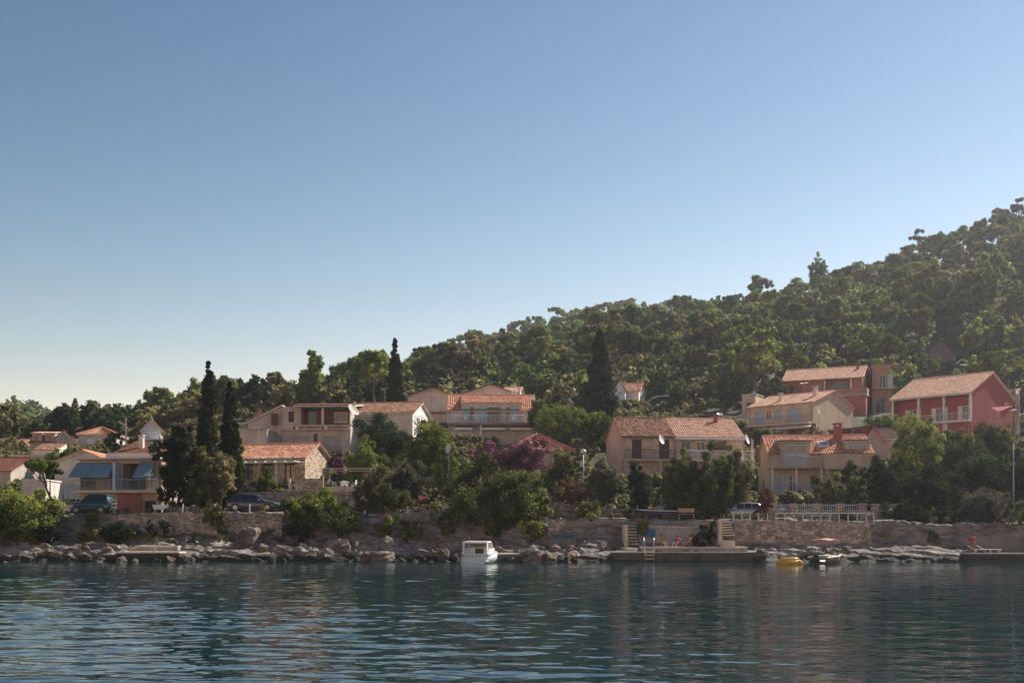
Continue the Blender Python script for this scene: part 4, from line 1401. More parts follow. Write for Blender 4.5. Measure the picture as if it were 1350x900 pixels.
CONCDB = plaster('dark_brown_concrete', (.055, .042, .032), var=.4, scale=2.0, bump=.5)  # very dark brown concrete for slab and quay bodies
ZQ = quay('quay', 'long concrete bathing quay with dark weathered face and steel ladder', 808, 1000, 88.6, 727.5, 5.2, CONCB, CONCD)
quay('quay', 'raised concrete step behind the front edge of the bathing quay', 845, 985, 90.6, 720.5, 4.0, CONC, CONCL, .2)
quay('quay', 'dark concrete quay at the right edge of the picture', 1277, 1400, 88.2, 729, 3.4, CONCDB, CONCD)
quay('quay', 'low block wall on the dark quay at the right edge', 1284, 1400, 91.2, 707, .5, CONCD, CONCD, .3)
quay('landing_slab', 'long thin concrete slab lying on the rocks at left, the lower of two', 155, 236, 88.0, 727, 1.8, CONCDB, CONCL, -.8)
quay('landing_slab', 'long thin concrete slab lying on the rocks at left, the upper of two', 178, 234, 90.6, 719, 1.8, CONC, CONCL, .2)
quay('boat_ramp', 'small sunlit concrete landing on the rocks right of the cabin boat', 652, 690, 89.0, 729, 2.2, CONCB, CONCL, -.8)

# steps
def steps(label, px, Y, py0, py1, wpx, n, mat, dy=.3):
    x = X_(px, Y)
    z0, z1 = Z_(py0, Y), Z_(py1, Y)
    r_ = thing('stairs', label, 'stairs', (x, Y, z0))
    w = wpx / F * Y
    rise = (z1 - z0) / n
    for i in range(n):
        m_ = MB().box(0, w, i * dy + .14, n * dy + .3, i * rise, (i + 1) * rise - .09)
        m_.build('riser', CONCB, r_)  # risers coloured dark to paint the shade under the treads
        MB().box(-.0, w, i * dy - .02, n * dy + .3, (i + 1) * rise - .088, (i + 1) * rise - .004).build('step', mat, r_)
    MB().box(-.28, -.01, 0, n * dy + .3, -.6, z1 - z0 + .05).build('side_wall', CONCL, r_)
    return r_


steps('flight of pale concrete steps from the bathing quay up to the silver car', 952, 91.8, 708, 687, 17, 6, CONCL)
steps('worn brown steps between the stone wall and the bathing terrace', 828, 91.6, 720, 692, 14, 7, CONC)
x, y, z = P(951, 718, 90.9)
tag(MB().box(x, x + 1.1, y, y + .5, z - 1.0, z + .35).build('landing_block', CONCL), 'sunlit concrete block at the foot of the pale quay steps', 'block')


# boulders
def boulder_mesh(seed, mat, n=3, name='boulder'):
    import bmesh
    bm = bmesh.new()
    bmesh.ops.create_icosphere(bm, subdivisions=4, radius=1)
    rs = np.random.RandomState(seed)
    co = np.array([v.co[:] for v in bm.verts])
    s_ = rs.uniform(0, 50)
    d = fbm(co[:, 0] * 1.3 + s_, co[:, 1] * 1.3 + co[:, 2] * 1.7, seed, 4) - .5
    dd = fbm(co[:, 0] * 3.4 + s_, co[:, 2] * 5 + co[:, 1] * 2, seed + 3, 4) - .5
    # flat broken faces
    pl = rs.normal(size=(9, 3))
    pl /= np.linalg.norm(pl, axis=1)[:, None]
    lim = rs.uniform(.55, .85, 9)
    for p, l in zip(pl, lim):
        k = co @ p
        co = co - np.outer(np.clip(k - l, 0, None), p)
    co = co * (1 + .45 * d + .3 * dd)[:, None]
    for v, c in zip(bm.verts, co): v.co = c
    me = bpy.data.meshes.new(name)
    bm.to_mesh(me)
    bm.free()
    me.materials.append(mat)
    return me


ROCKC = rockmat('warm_limestone', (.235, .20, .17))
BO = [boulder_mesh(i, ROCKC) for i in range(4)] + [boulder_mesh(i + 10, ROCKB) for i in range(4)]
def boulder(px, py, Y, w, hgt, k, label, group=None, dz=0):
    x, y, z = P(px, py, Y)
    o = bpy.data.objects.new('boulder', BO[k])
    COL.objects.link(o)
    o.location = (x, y, z + hgt * .14 + dz)
    o.scale = (w / 2, w / 2 * .8, hgt * .62)
    o.rotation_euler = (random.uniform(-.3, .3), random.uniform(-.3, .3), random.uniform(0, 6))
    tag(o, label, 'boulder', group)


for px_, Y_, w_, k_, lb_ in ((160, 87.3, .9, 5, 'rounded wet rock under the left end of the lower landing slab'), (178, 87.4, .7, 6, 'small wet rock left of the middle of the lower landing slab'),
                        (207, 87.2, .8, 1, 'pale rock under the middle of the lower landing slab'), (226, 87.3, 1.1, 4, 'brown rock under the right end of the lower landing slab'), (245, 87.4, 1.3, 2, 'pale rock just right of the landing slabs')):
    boulder(px_, 741.5, Y_, w_, w_ * .7, k_, lb_)
boulder(502, 741, 87.2, 3.0, 1.5, 4, 'large layered brown boulder at the waterline left of the cabin boat')
boulder(486, 741, 87.6, 1.6, 1.1, 5, 'dark boulder leaning on the large brown boulder by the water')
boulder(700, 741, 87.4, 2.6, 1.6, 6, 'large jagged brown boulder right of the cabin boat')
boulder(722, 741, 87.2, 1.7, 1.1, 7, 'pointed brown boulder near the wading person')
boulder(328, 711, 92, 2.2, 1.6, 0, 'tall pale slanting rock below the dark blue car')
boulder(680, 741, 87.6, 1.3, .6, 7, 'low reddish rock beside the small sunlit landing')
boulder(1003, 738, 88.8, 2.0, 1.3, 1, 'jumbled pale rock at the right end of the bathing quay')
boulder(1014, 741, 88.6, 1.6, .9, 5, 'dark split rock between the quay and the yellow inflatable')
boulder(358, 738, 87.4, .9, .8, 2, 'small pale upright rock at the waterline below the dark blue car')
rs = np.random.RandomState(3)
for i in range(34):
    px = rs.choice([rs.uniform(0, 160), rs.uniform(235, 480), rs.uniform(530, 600), rs.uniform(725, 800)]) if i < 27 else rs.uniform(1030, 1270)
    Y = rs.uniform(87.2, 91.5)
    x = X_(px, Y)
    zg = gz(x, Y)
    w = rs.uniform(.4, 1.3)
    zone = 'left of the landing slabs' if px < 160 else 'between the landing slabs and the brown boulder' if px < 485 else 'left of the cabin boat' if px < 610 else 'near the wading person' if px < 820 else 'below the right stone walls'
    boulder(px, 698 - (zg - 2.5) * 1500 / Y, Y, w, w * rs.uniform(.5, .8), int(rs.randint(0, 8)), 'loose pale shore rock ' + zone, 'loose shore rocks ' + zone)
# ================================================================== TREES
def leafquads(cent, rad, n, size, rs, flat_=1.0, elong=1.0, up=.25, shell=.55, tints=None):
    """n leaves round every clump centre; returns quads and tints"""
    K = len(cent)
    cent, rad = np.asarray(cent, float), np.asarray(rad, float)
    d = rs.normal(size=(K, n, 3))
    d /= np.linalg.norm(d, axis=2, keepdims=True)
    rr = (shell + (1 - shell) * rs.rand(K, n, 1)) * (1 + .25 * rs.normal(size=(K, n, 1)).clip(-1, 1.6))
    off = d * rr * rad[:, None, None]
    off[..., 2] *= flat_
    c = cent[:, None, :] + off
    nr = d + rs.normal(size=d.shape) * .55
    nr[..., 2] += up
    nr /= np.linalg.norm(nr, axis=2, keepdims=True)
    a = rs.normal(size=d.shape)
    if elong > 1: a = a * .4 + np.array([0, 0, 1.0])
    u = np.cross(nr, a)
    u /= np.linalg.norm(u, axis=2, keepdims=True) + 1e-9
    w = np.cross(nr, u)
    s_ = size * (.6 + .8 * rs.rand(K, n, 1))
    u, w = u * s_ * .5, w * s_ * .5 * elong
    sk = (rs.rand(K, n, 1) - .5) * .8
    V = np.stack([c - u - w, c + u * .7 - w * .8 + u * sk, c + u + w, c - u * .7 + w * .9], 2).reshape(-1, 4, 3)
    t0 = (rs.rand(K) * .62 + .1 if tints is None else tints)
    t = (t0[:, None] + (rs.rand(K, n) - .5) * .5).reshape(-1)
    return V, t


def crown_pts(kind, W, Hc, rs, k):
    """clump centres and radii for a crown of half width W, height Hc, base at z=0"""
    C, r_ = [], []
    if kind == 'round':
        lob = [(rs.normal(0, .30), rs.normal(0, .3), rs.uniform(.32, .72), rs.uniform(.40, .62)) for _ in range(max(5, k // 9))]
        for i in range(k):
            lx, ly, lz, lr = lob[rs.randint(len(lob))]
            d = rs.normal(size=3)
            d /= np.linalg.norm(d)
            f = rs.uniform(.55, 1.0)
            C.append([(lx + d[0] * lr * f) * W, (ly + d[1] * lr * f) * W, max(.04, min(.97, lz + d[2] * lr * f * .62)) * Hc])
            r_.append(rs.uniform(.09, .24) * W)
    elif kind == 'umbrella':
        npad = max(4, k // 6)
        for i in range(npad):
            a, q = rs.uniform(0, 6.28), rs.uniform(.1, .72) ** .6
            cx, cy, cz = math.cos(a) * q * W * .75, math.sin(a) * q * W * .75, Hc * (.9 - .42 * q ** 2 - rs.uniform(0, .3))
            pr = W * rs.uniform(.26, .42)
            for j in range(6):
                b_ = rs.uniform(0, 6.28)
                f = rs.uniform(.2, 1)
                C.append([cx + math.cos(b_) * pr * f, cy + math.sin(b_) * pr * f, cz + rs.uniform(-.10, .12) * pr])
                r_.append(pr * rs.uniform(.32, .5))
    elif kind == 'cypress':
        for i in range(k):
            z = rs.uniform(.0, .97)
            prof = min(1, (z + .10) * 5) * min(1, (1 - z) * 1.5 + .04) ** .8
            a = rs.uniform(0, 6.28)
            f = rs.uniform(.25, .8)
            C.append([math.cos(a) * W * prof * f, math.sin(a) * W * prof * f, z * Hc])
            r_.append(max(.10, W * prof * rs.uniform(.28, .45)))
    elif kind == 'cone':
        for i in range(k):
            z = rs.uniform(0, .98)
            prof = (1 - z) ** .75 * (.8 + .2 * math.sin(z * 40))
            a = rs.uniform(0, 6.28)
            f = rs.uniform(.5, 1)
            C.append([math.cos(a) * W * prof * f, math.sin(a) * W * prof * f, z * Hc])
            r_.append(W * rs.uniform(.14, .24) * (.4 + .6 * (1 - z)))
    elif kind == 'spray':                       # upright feathery plumes (tamarisk, young trees)
        npl = max(7, k // 10)
        for i in range(npl):
            a, q = rs.uniform(0, 6.28), (rs.rand() ** .5 if i else .05)
            bx_, by_ = math.cos(a) * q * W * .82, math.sin(a) * q * W * .82
            top = Hc * (1 - .38 * q ** 2) * (rs.uniform(.84, 1.0) if i else 1.0)
            for j in range(12):
                z = top * (j + rs.rand()) / 12
                C.append([bx_ * (.45 + .55 * z / top) + rs.normal(0, .1) * W, by_ * (.45 + .55 * z / top) + rs.normal(0, .1) * W, z])
                r_.append(W * .24 * (1.15 - z / top * .6))
    C, r_ = np.array(C), np.array(r_)
    return C, r_


def make_tree(name, label, cat, loc, W, H, kind, leaf, size, k, n, seed, trunk=.12, barem=None, flat_=1.0, elong=1.0, group=None, lean=(0, 0), part='crown', up=.25):
    rs = np.random.RandomState(seed)
    root = thing(name, label, cat, loc, 0, group)
    Hc = H * (1 - trunk)
    C, r_ = crown_pts(kind, W, Hc, rs, k)
    C[:, 2] += H * trunk
    C[:, 0] += lean[0] * (C[:, 2] / H) ** .8
    C[:, 1] += lean[1] * (C[:, 2] / H)
    V, t = leafquads(C, r_, n, size, rs, flat_, elong, up)
    if kind == 'cypress': t = t * .8
    o = bpy.data.objects.new(part, quads_mesh(part, V, t, leaf))
    COL.objects.link(o)
    o.parent = root
    mb = MB()
    tr = max(.035, H * .022)
    zt = H * max(trunk, .12) + Hc * .35
    lx, ly = lean[0], lean[1]
    pts = [(lx * (f ** .8) * (zt / H) + rs.normal(0, .015) * H * (f > 0), ly * f * zt / H, -.5 + (zt + .5) * f) for f in (0, .25, .5, .75, 1)]
    mb.tube(pts, [tr * 1.3, tr * 1.0, tr * .85, tr * .7, tr * .5], 7)
    idx = rs.choice(len(C), min(6, len(C)), replace=False)
    for i in idx:
        s_ = Vector(pts[2]).lerp(Vector(pts[4]), rs.rand())
        e = Vector(C[i])
        mid = s_.lerp(e, .5) + Vector((0, 0, -.04 * H))
        mb.tube([s_, mid, e], [tr * .5, tr * .35, tr * .15], 5)
    mb.build('trunk', barem or BARK, root, True)
    return root


TREES = []
def tree(label, px, top, base, hw, Y, kind='round', leaf=None, name='tree', cat='tree', size=None, dens=1.0, trunk=.10, group=None, lean=(0, 0), flat_=1.0, elong=1.0, sink=.2, snap=True, bark=None, k=None, part='crown', up=.25):
    """a tree whose crown top is at picture row top when seen from the jetty; base row only picks the ground it grows from"""
    x = X_(px, Y)
    zt = Z_(top, Y)
    zb = gz(x, Y) if snap else Z_(base, Y)
    if snap and Z_(base, Y) < zb - .1: zb = Z_(base, Y)
    H = max(.4, zt - zb)
    W = hw / F * Y
    s_ = (size or (.17 if Y < 130 else .24)) * .65
    area = 4 * math.pi * ((W * W * 2 + (H / 2) ** 2) / 3) if kind != 'cypress' else 6.28 * W * H
    k = int((k or int(max(26, min(150, area * 1.0)))) * 1.35)
    tot = min(38000, max(1200, area / (s_ * s_) * 2.3 * dens))
    TREES.append((x, Y, W))
    return make_tree(name, label, cat, (x, Y, zb - sink), W, H + sink, kind, leaf or L_OAK, s_, k, int(tot / k) + 1, len(TREES) * 7 + 3, trunk, bark, flat_, elong, group, lean, part, up)


# cypresses
tree('tallest cypress of the pair at the left, with a thin tip', 268, 470, 672, 18, 100.5, 'cypress', L_CYP, 'cypress_tree', size=.17, elong=1.8, trunk=.04, dens=2.2, lean=(.5, 0), k=130)
tree('shorter cypress of the pair at the left, right of the tallest cypress', 303, 499, 660, 17, 102.5, 'cypress', L_CYP, 'cypress_tree', size=.17, elong=1.8, trunk=.04, dens=2.2, k=120)
tree('slim dark cypress standing alone behind the white gabled house roof', 520.5, 443, 548, 13.5, 156, 'cypress', L_CYP, 'cypress_tree', size=.24, elong=1.8, trunk=.02, dens=2.4, k=110)
tree('broad dark cypress rising behind the bright green trees near the centre', 790, 431, 552, 24, 152, 'cypress', L_CYP, 'cypress_tree', size=.24, elong=1.7, trunk=.02, dens=3.0, k=210)
tree('small distant cypress above the thin projecting roof of the grey house', 458.5, 499, 535, 5, 190, 'cypress', L_CYP, 'cypress_tree', size=.3, elong=1.6, trunk=.02, dens=2.4, k=60)
tree('very small distant cypress on the slope right of the tall cypress pair', 367, 493, 540, 4.5, 205, 'cypress', L_CYP, 'cypress_tree', size=.3, elong=1.6, trunk=.02, dens=2.2, k=60)
tree('dark distant cypress on the slope right of the broad cypress', 936, 440, 500, 10, 205, 'cypress', L_CYP, 'cypress_tree', size=.32, elong=1.6, trunk=.02, dens=2.4, k=80)
tree('dark pointed conifer on the hill just above the white hillside house', 868, 447, 522, 19, 212, 'cone', L_CYP, 'conifer_tree', size=.34, trunk=.05, dens=1.8, k=110)
# left part
tree('big dark oak left of the tallest cypress', 234, 553, 672, 34, 99.5, 'round', L_DARK, 'oak_tree', dens=1.5, trunk=.08)
tree('dark lower oak filling the gap under the tallest cypress', 262, 590, 672, 30, 98.8, 'round', L_OAK, 'oak_tree', dens=1.4, trunk=.02)
tree('low dark tree at the foot of the big dark oak', 228, 612, 674, 26, 98.2, 'round', L_DARK, 'oak_tree', dens=1.4, trunk=.0)
tree('olive brown oak in front of the shorter cypress', 291, 594, 668, 29, 99.6, 'round', L_MAQ, 'oak_tree', dens=1.3, trunk=.03)
tree('light green bush top beside the shorter cypress and orange cottage roof', 313, 560, 640, 11, 104, 'round', L_BRIGHT, 'young_tree', dens=1)
tree('leaning pine with flat bright crown over the white garage', 79, 604, 694, 28, 99, 'umbrella', L_SUN, 'leaning_pine', size=.15, dens=1.2, trunk=.72, lean=(-1.7, 0), bark=BARK, k=72)
tree('large bright green pine bush at the left edge by the water', 34, 643, 716, 46, 93.2, 'round', L_PINE, 'pine_bush', 'bush', dens=1.6, trunk=.0, snap=False, k=110)
tree('low bright pine bush in the bottom left corner of the shore', 2, 662, 722, 26, 92.0, 'round', L_SUN, 'pine_bush', 'bush', dens=1.4, trunk=.0, snap=False)
tree('dark undergrowth bush on the slope below the teal van', 152, 681, 714, 26, 94.0, 'round', L_DARK, 'bush', 'bush', dens=1.2, trunk=0, snap=False)
tree('brownish bush on the slope left of the teal van bush', 118, 688, 716, 22, 93.6, 'round', L_MAQ, 'bush', 'bush', dens=1.1, trunk=0, snap=False)
tree('yellowish bush hanging in front of the teal van', 124, 667, 692, 15, 95.0, 'round', L_GRASS, 'bush', 'bush', dens=.8, trunk=0, snap=False)
tree('small dark upright shrub below the pink wall, left of two', 200, 684, 709, 9, 94.2, 'round', L_DARK, 'shrub', 'shrub', dens=1.3, trunk=0, snap=False)
tree('small dark round shrub below the pink wall, right of two', 218, 686, 708, 9, 94.2, 'round', L_DARK, 'shrub', 'shrub', dens=1.3, trunk=0, snap=False)
tree('yellowish grassy shrub growing on the wall left of the dark blue car', 288, 666, 704, 18, 94.0, 'round', L_GRASS, 'grass_shrub', 'shrub', dens=1.5, trunk=0, snap=False, size=.13, elong=2.6)
tree('round green tree in front of the stone cottage', 351, 616, 660, 20, 107, 'round', L_SUN, 'round_tree', dens=1.4, trunk=.05)
tree('bright yellow green bush top right of the dark blue car', 425, 636, 690, 30, 97, 'round', L_SUN, 'bush', 'bush', dens=1.5, trunk=0)
tree('wide green bush hanging over the rocks right of the dark blue car', 398, 655, 704, 34, 95.4, 'round', L_PINE, 'bush', 'bush', dens=1.4, trunk=0, snap=False)
tree('dark olive bush above the pale rocks, left of the olive tree', 446, 650, 708, 36, 95.2, 'round', L_PINE, 'bush', 'bush', dens=1.4, trunk=0, snap=False)
tree('small golden bush at the foot of the dark olive bush', 471, 672, 688, 8, 94.6, 'round', L_GRASS, 'bush', 'bush', dens=.9, trunk=0, snap=False)
tree('dark dense oak behind the yellow green tree and below the tiled roof', 500, 543, 620, 42, 126, 'round', L_DARK, 'oak_tree', dens=1.5)
tree('yellow green young tree in front of the dark dense oak', 484, 573, 640, 31, 115, 'spray', L_BRIGHT, 'young_tree', dens=1.0)
tree('tall mixed green tree left of the grey dish', 566, 545, 650, 40, 119, 'round', L_SUN, 'green_tree', dens=1.2)
tree('bright yellow green tree just left of the grey dish', 590, 578, 650, 22, 113, 'spray', L_BRIGHT, 'young_tree', dens=1.0)
tree('brown green olive tree, left half of the pair above the brown boulder', 500, 608, 697, 37, 98.5, 'round', L_MAQ, 'olive_tree', dens=1.3)
tree('grey green olive tree, right half of the pair above the brown boulder', 539, 601, 690, 32, 99.8, 'round', L_OLIVE, 'olive_tree', dens=1.2)
tree('dark low tree under the grey green olive tree', 520, 640, 698, 36, 96.4, 'round', L_OAK, 'low_tree', dens=1.3, trunk=0)
tree('large dark green tree left half of the mass above the cabin boat', 618, 598, 695, 46, 99, 'round', L_OAK, 'oak_tree', dens=1.4)
tree('large dark green tree right half of the mass above the cabin boat', 672, 610, 706, 50, 96.4, 'round', L_OAK, 'oak_tree', dens=1.5, trunk=.02)
tree('low dark trees hanging over the rocks behind the cabin boat', 640, 645, 704, 46, 95.6, 'round', L_OAK, 'low_tree', dens=1.3, trunk=0)
tree('yellow green bush at the right end of the dark tree mass', 708, 640, 702, 20, 95.2, 'round', L_SUN, 'bush', 'bush', dens=1.1, trunk=0, snap=False)
tree('pink flowering bougainvillea in front of the orange hip roof', 690, 570, 640, 42, 113, 'round', L_BOUG, 'bougainvillea', 'flowering shrub', dens=1.3)
tree('pale pink bougainvillea left of the larger flowering mass', 638, 577, 640, 24, 114, 'round', L_BOUG, 'bougainvillea', 'flowering shrub', dens=.9)
tree('magenta flowering shrub right of the stone cottage gable', 446, 600, 628, 17, 118, 'round', L_BOUG0, 'bougainvillea', 'flowering shrub', dens=1.0, snap=False)
tree('bright green tree left of the broad cypress, in front', 745, 532, 592, 38, 142, 'round', L_BRIGHT, 'green_tree', dens=1.2)
tree('pale green tree right below the broad cypress', 783, 540, 595, 28, 140, 'round', L_SUN, 'green_tree', dens=1.2)
tree('dark tree right beside the blue shuttered house', 722, 520, 590, 22, 148, 'round', L_OAK, 'oak_tree', dens=1.3)
tree('brown green tree behind the street lamp near the centre', 745, 590, 660, 32, 110, 'round', L_MAQ, 'olive_tree', dens=1.2)
tree('reddish brown shrub below the street lamp near the centre', 752, 632, 684, 26, 99, 'round', L_RUST, 'shrub', 'shrub', dens=1.0)
tree('olive tree left of the dark tree before the double house', 795, 610, 682, 34, 100.5, 'round', L_OLIVE, 'olive_tree', dens=1.2)
tree('dark bush hanging over the wall left of the brown steps', 776, 650, 697, 24, 95.8, 'round', L_OAK, 'bush', 'bush', dens=1.2, trunk=0, snap=False)
tree('dark green dense tree before the closed brown shutters', 846, 602, 675, 27, 101, 'round', L_DARK, 'dense_tree', dens=1.5, trunk=.12)
tree('feathery tamarisk tree, left part, before the double house', 900, 594, 690, 40, 98.5, 'spray', L_OAK, 'tamarisk_tree', dens=1.5, trunk=.12, size=.15)
tree('tall feathery tamarisk tree in front of the double house', 934, 578, 690, 40, 98.0, 'spray', L_OAK, 'tamarisk_tree', dens=1.3, trunk=.12, size=.15)
tree('feathery tamarisk tree, right part, above the silver car', 967, 588, 690, 40, 100.5, 'spray', L_MAQ, 'tamarisk_tree', dens=1.2, trunk=.12, size=.15)
tree('rusty brown bush at the left end of the white railings', 1006, 642, 682, 17, 97.5, 'round', L_RUST, 'shrub', 'shrub', dens=1.0)
tree('dark ivy hanging over the pale wall behind the sunbathers', 928, 690, 716, 20, 92.9, 'round', L_DARK, 'ivy', 'ivy', dens=1.2, trunk=0, snap=False, part='foliage')
tree('tiny bright green shrub beside the pale quay steps', 944, 684, 696, 6, 93.2, 'round', L_BRIGHT, 'shrub', 'shrub', dens=1.0, trunk=0, snap=False)
tree('little bright green shrub at the top of the brown steps', 848, 684, 700, 8, 93.0, 'spray', L_BRIGHT, 'shrub', 'shrub', dens=1.0, trunk=0, snap=False)
for px_, top_, hw_, Y_, lf_, lb_ in ((590, 668, 22, 94.9, L_OAK, 'dark shrub at the foot of the trees behind the cabin boat, left of three'), (652, 674, 26, 94.5, L_OAK, 'dark shrub at the foot of the trees behind the cabin boat, middle of three'),
        (700, 676, 22, 94.4, L_PINE, 'green shrub at the foot of the trees behind the cabin boat, right of three'), (460, 676, 20, 94.4, L_PINE, 'green shrub spilling over the rocks below the olive trees'),
        (515, 676, 24, 94.6, L_OAK, 'dark shrub on the rocks just below the grey green olive tree'), (398, 682, 20, 93.9, L_DARK, 'dark shrub low on the rocks below the wide green bush'),
        (548, 682, 14, 94.3, L_MAQ, 'brownish shrub on the pale rocks left of the electric cabinet'), (1120, 668, 18, 97.6, L_OAK, 'dark shrub behind the right end of the white fence'), (1225, 690, 16, 94.6, L_OAK, 'small dark shrub on the long stone wall at the right'),
        (828, 664, 14, 97.5, L_OAK, 'small dark bush at the top of the brown steps'), (60, 688, 20, 93.0, L_DARK, 'dark shrub right under the large bright pine bush'), (180, 690, 14, 94.4, L_MAQ, 'brownish shrub left of the two small dark shrubs')):
    tree(lb_, px_, top_, top_ + 34, hw_, Y_, 'round', lf_, 'shrub', 'shrub', dens=1.3, trunk=0, snap=False)
# right part
tree('flowering climber on the terrace of the dormer house', 1092, 627, 672, 26, 108, 'round', L_MAQ, 'climber', 'climbing plant', dens=1.2)
tree('dark tree before the right corner of the dormer house', 1130, 606, 672, 26, 105, 'round', L_OAK, 'dark_tree', dens=1.4)
tree('dark dense tree right of the dormer house', 1168, 598, 690, 36, 102, 'round', L_DARK, 'dark_tree', dens=1.5)
tree('yellow green young tree left below the red house', 1192, 572, 650, 21, 108, 'spray', L_BRIGHT, 'young_tree', dens=1.0)
tree('pale green feathery tree under the balcony of the red house', 1215, 545, 650, 38, 116, 'round', L_PINE, 'green_tree', dens=1.3)
tree('green tree right of the pale feathery one, below the red gable', 1262, 560, 650, 38, 118, 'round', L_OAK, 'oak_tree', dens=1.4)
tree('dark green tree below the right edge of the red gable', 1308, 556, 650, 40, 120, 'round', L_OAK, 'oak_tree', dens=1.4)
tree('big shadowy tree in the middle of the dark trees at the right', 1225, 610, 690, 40, 101, 'round', L_DARK, 'dark_tree', dens=1.5)
tree('shadowy tree left of the olive tree at the right edge', 1285, 600, 690, 40, 104, 'round', L_DARK, 'dark_tree', dens=1.5)
tree('dark tree behind the lamp at the right edge', 1345, 590, 690, 34, 106, 'round', L_DARK, 'dark_tree', dens=1.5)
tree('pale olive tree above the dark quay at the right', 1296, 638, 710, 40, 97.2, 'round', L_OLIVE, 'olive_tree', dens=1.2, snap=False)
tree('dark bush right of the white railings above the rocks', 1196, 655, 706, 28, 97.4, 'round', L_DARK, 'bush', 'bush', dens=1.4, trunk=0, snap=False)
tree('dark bush left of the pale olive tree on the wall', 1242, 668, 708, 26, 96.6, 'round', L_DARK, 'bush', 'bush', dens=1.4, trunk=0, snap=False)
tree('dark bush behind the quay at the right edge', 1345, 660, 708, 26, 96.2, 'round', L_OAK, 'bush', 'bush', dens=1.3, trunk=0, snap=False)
tree('bush growing in front of the beige house', 1066, 556, 585, 26, 136, 'round', L_MAQ, 'bush', 'bush', dens=1.2)
tree('bright green hedge bush right of the beige house', 1160, 546, 580, 26, 142, 'round', L_PINE, 'bush', 'bush', dens=1.2)
tree('dark tree left of the beige house', 1003, 560, 600, 22, 142, 'round', L_OAK, 'oak_tree', dens=1.2)
tree('yellow tree on the hillside above the red roof', 1233, 470, 500, 14, 196, 'round', L_BRIGHT, 'young_tree', dens=1.1)
tree('small green bush right of the yellow tree above the red roof', 1254, 477, 500, 9, 197, 'round', L_PINE, 'bush', 'bush', dens=1.1)
tree('dark green bush left of the red brown house', 1022, 497, 545, 16, 178, 'round', L_OAK, 'oak_tree', dens=1.2)
tree('tall airy pine in the dip of the skyline at the left', 99, 524, 570, 17, 236, 'cone', L_MAQ, 'pine_tree', dens=.5, trunk=.12, size=.4)
tree('dark round bush right of the orange hip roof', 152, 566, 590, 14, 152, 'round', L_DARK, 'bush', 'bush', dens=1.3)
tree('dark bushes between the dormered house and the white gable', 78, 585, 606, 24, 136, 'round', L_OAK, 'bush', 'bush', dens=1.3)
tree('pale conifer standing out above the middle of the wooded skyline', 1079, 329, 372, 15, 318, 'spray', L_OAK, 'conifer_tree', dens=.7, trunk=.2, size=.5)
for (px, top, hw, Y, lb) in ((1211, 297, 13, 303, 'leftmost thin pine standing against the sky on the right hilltop'), (1243, 300, 15, 305, 'second thin pine against the sky on the right hilltop'),
                             (1316, 269, 13, 300, 'thin tall pine against the sky near the right corner'), (1343, 258, 16, 299, 'rightmost tall pine cut by the picture edge on the hilltop')):
    tree(lb, px, top, top + 60, hw, Y, 'umbrella', L_MAQ, 'skyline_pine', size=.42, dens=.7, trunk=.42, bark=BARKP, k=36)
tree('big spreading dark pine on the skyline behind the broad cypress', 806, 402, 470, 32, 262, 'umbrella', L_PINE, 'umbrella_pine', size=.42, dens=1.0, trunk=.35, bark=BARKP, k=60)
tree('round crowned pine on the hill left of the broad cypress', 708, 437, 500, 30, 250, 'umbrella', L_PINE, 'umbrella_pine', size=.42, dens=1.2, trunk=.3, bark=BARKP, k=60)
tree('flat topped pine high on the right slope above the concrete house', 1298, 362, 410, 25, 255, 'umbrella', L_PINE, 'umbrella_pine', size=.42, dens=1.2, trunk=.35, bark=BARKP, k=54)
tree('bright pointed pine in the middle of the right slope', 1186, 376, 420, 14, 262, 'cone', L_PINE, 'pine_tree', size=.4, dens=1.3)
tree('bright broad tree on the slope above the white hillside house', 905, 435, 500, 24, 222, 'round', L_PINE, 'green_tree', size=.36, dens=1.4)

# ---- trees of the hillside wood: prototypes, copied in a loop
PROT = []
specs = [('umbrella', L_PINE, 'umbrella_pine', 'pine tree', .24, 3.8, 9.0, 84, 90), ('umbrella', L_OAK, 'umbrella_pine', 'pine tree', .22, 4.0, 8.6, 90, 90), ('round', L_OAK, 'oak_tree', 'oak tree', .08, 3.0, 5.4, 84, 90),
         ('round', L_MAQ, 'oak_tree', 'oak tree', .05, 2.7, 4.4, 76, 90), ('spray', L_PINE, 'green_tree', 'tree', .1, 3.3, 6.6, 84, 90), ('round', L_MAQ, 'oak_tree', 'oak tree', .05, 2.4, 3.8, 70, 90),
         ('spray', L_PINE, 'pine_tree', 'pine tree', .14, 2.7, 8.2, 80, 80), ('umbrella', L_MAQ, 'umbrella_pine', 'pine tree', .3, 3.3, 8.6, 72, 90), ('round', L_DARK, 'oak_tree', 'oak tree', .06, 2.9, 4.8, 80, 90)]
LOOK = ['flat crowned green pine', 'dark flat crowned pine', 'dark round oak', 'brownish round oak', 'mid green leafy tree', 'low brownish oak', 'feathery tall pine', 'greyish flat crowned pine', 'very dark low oak']
rs = np.random.RandomState(8)
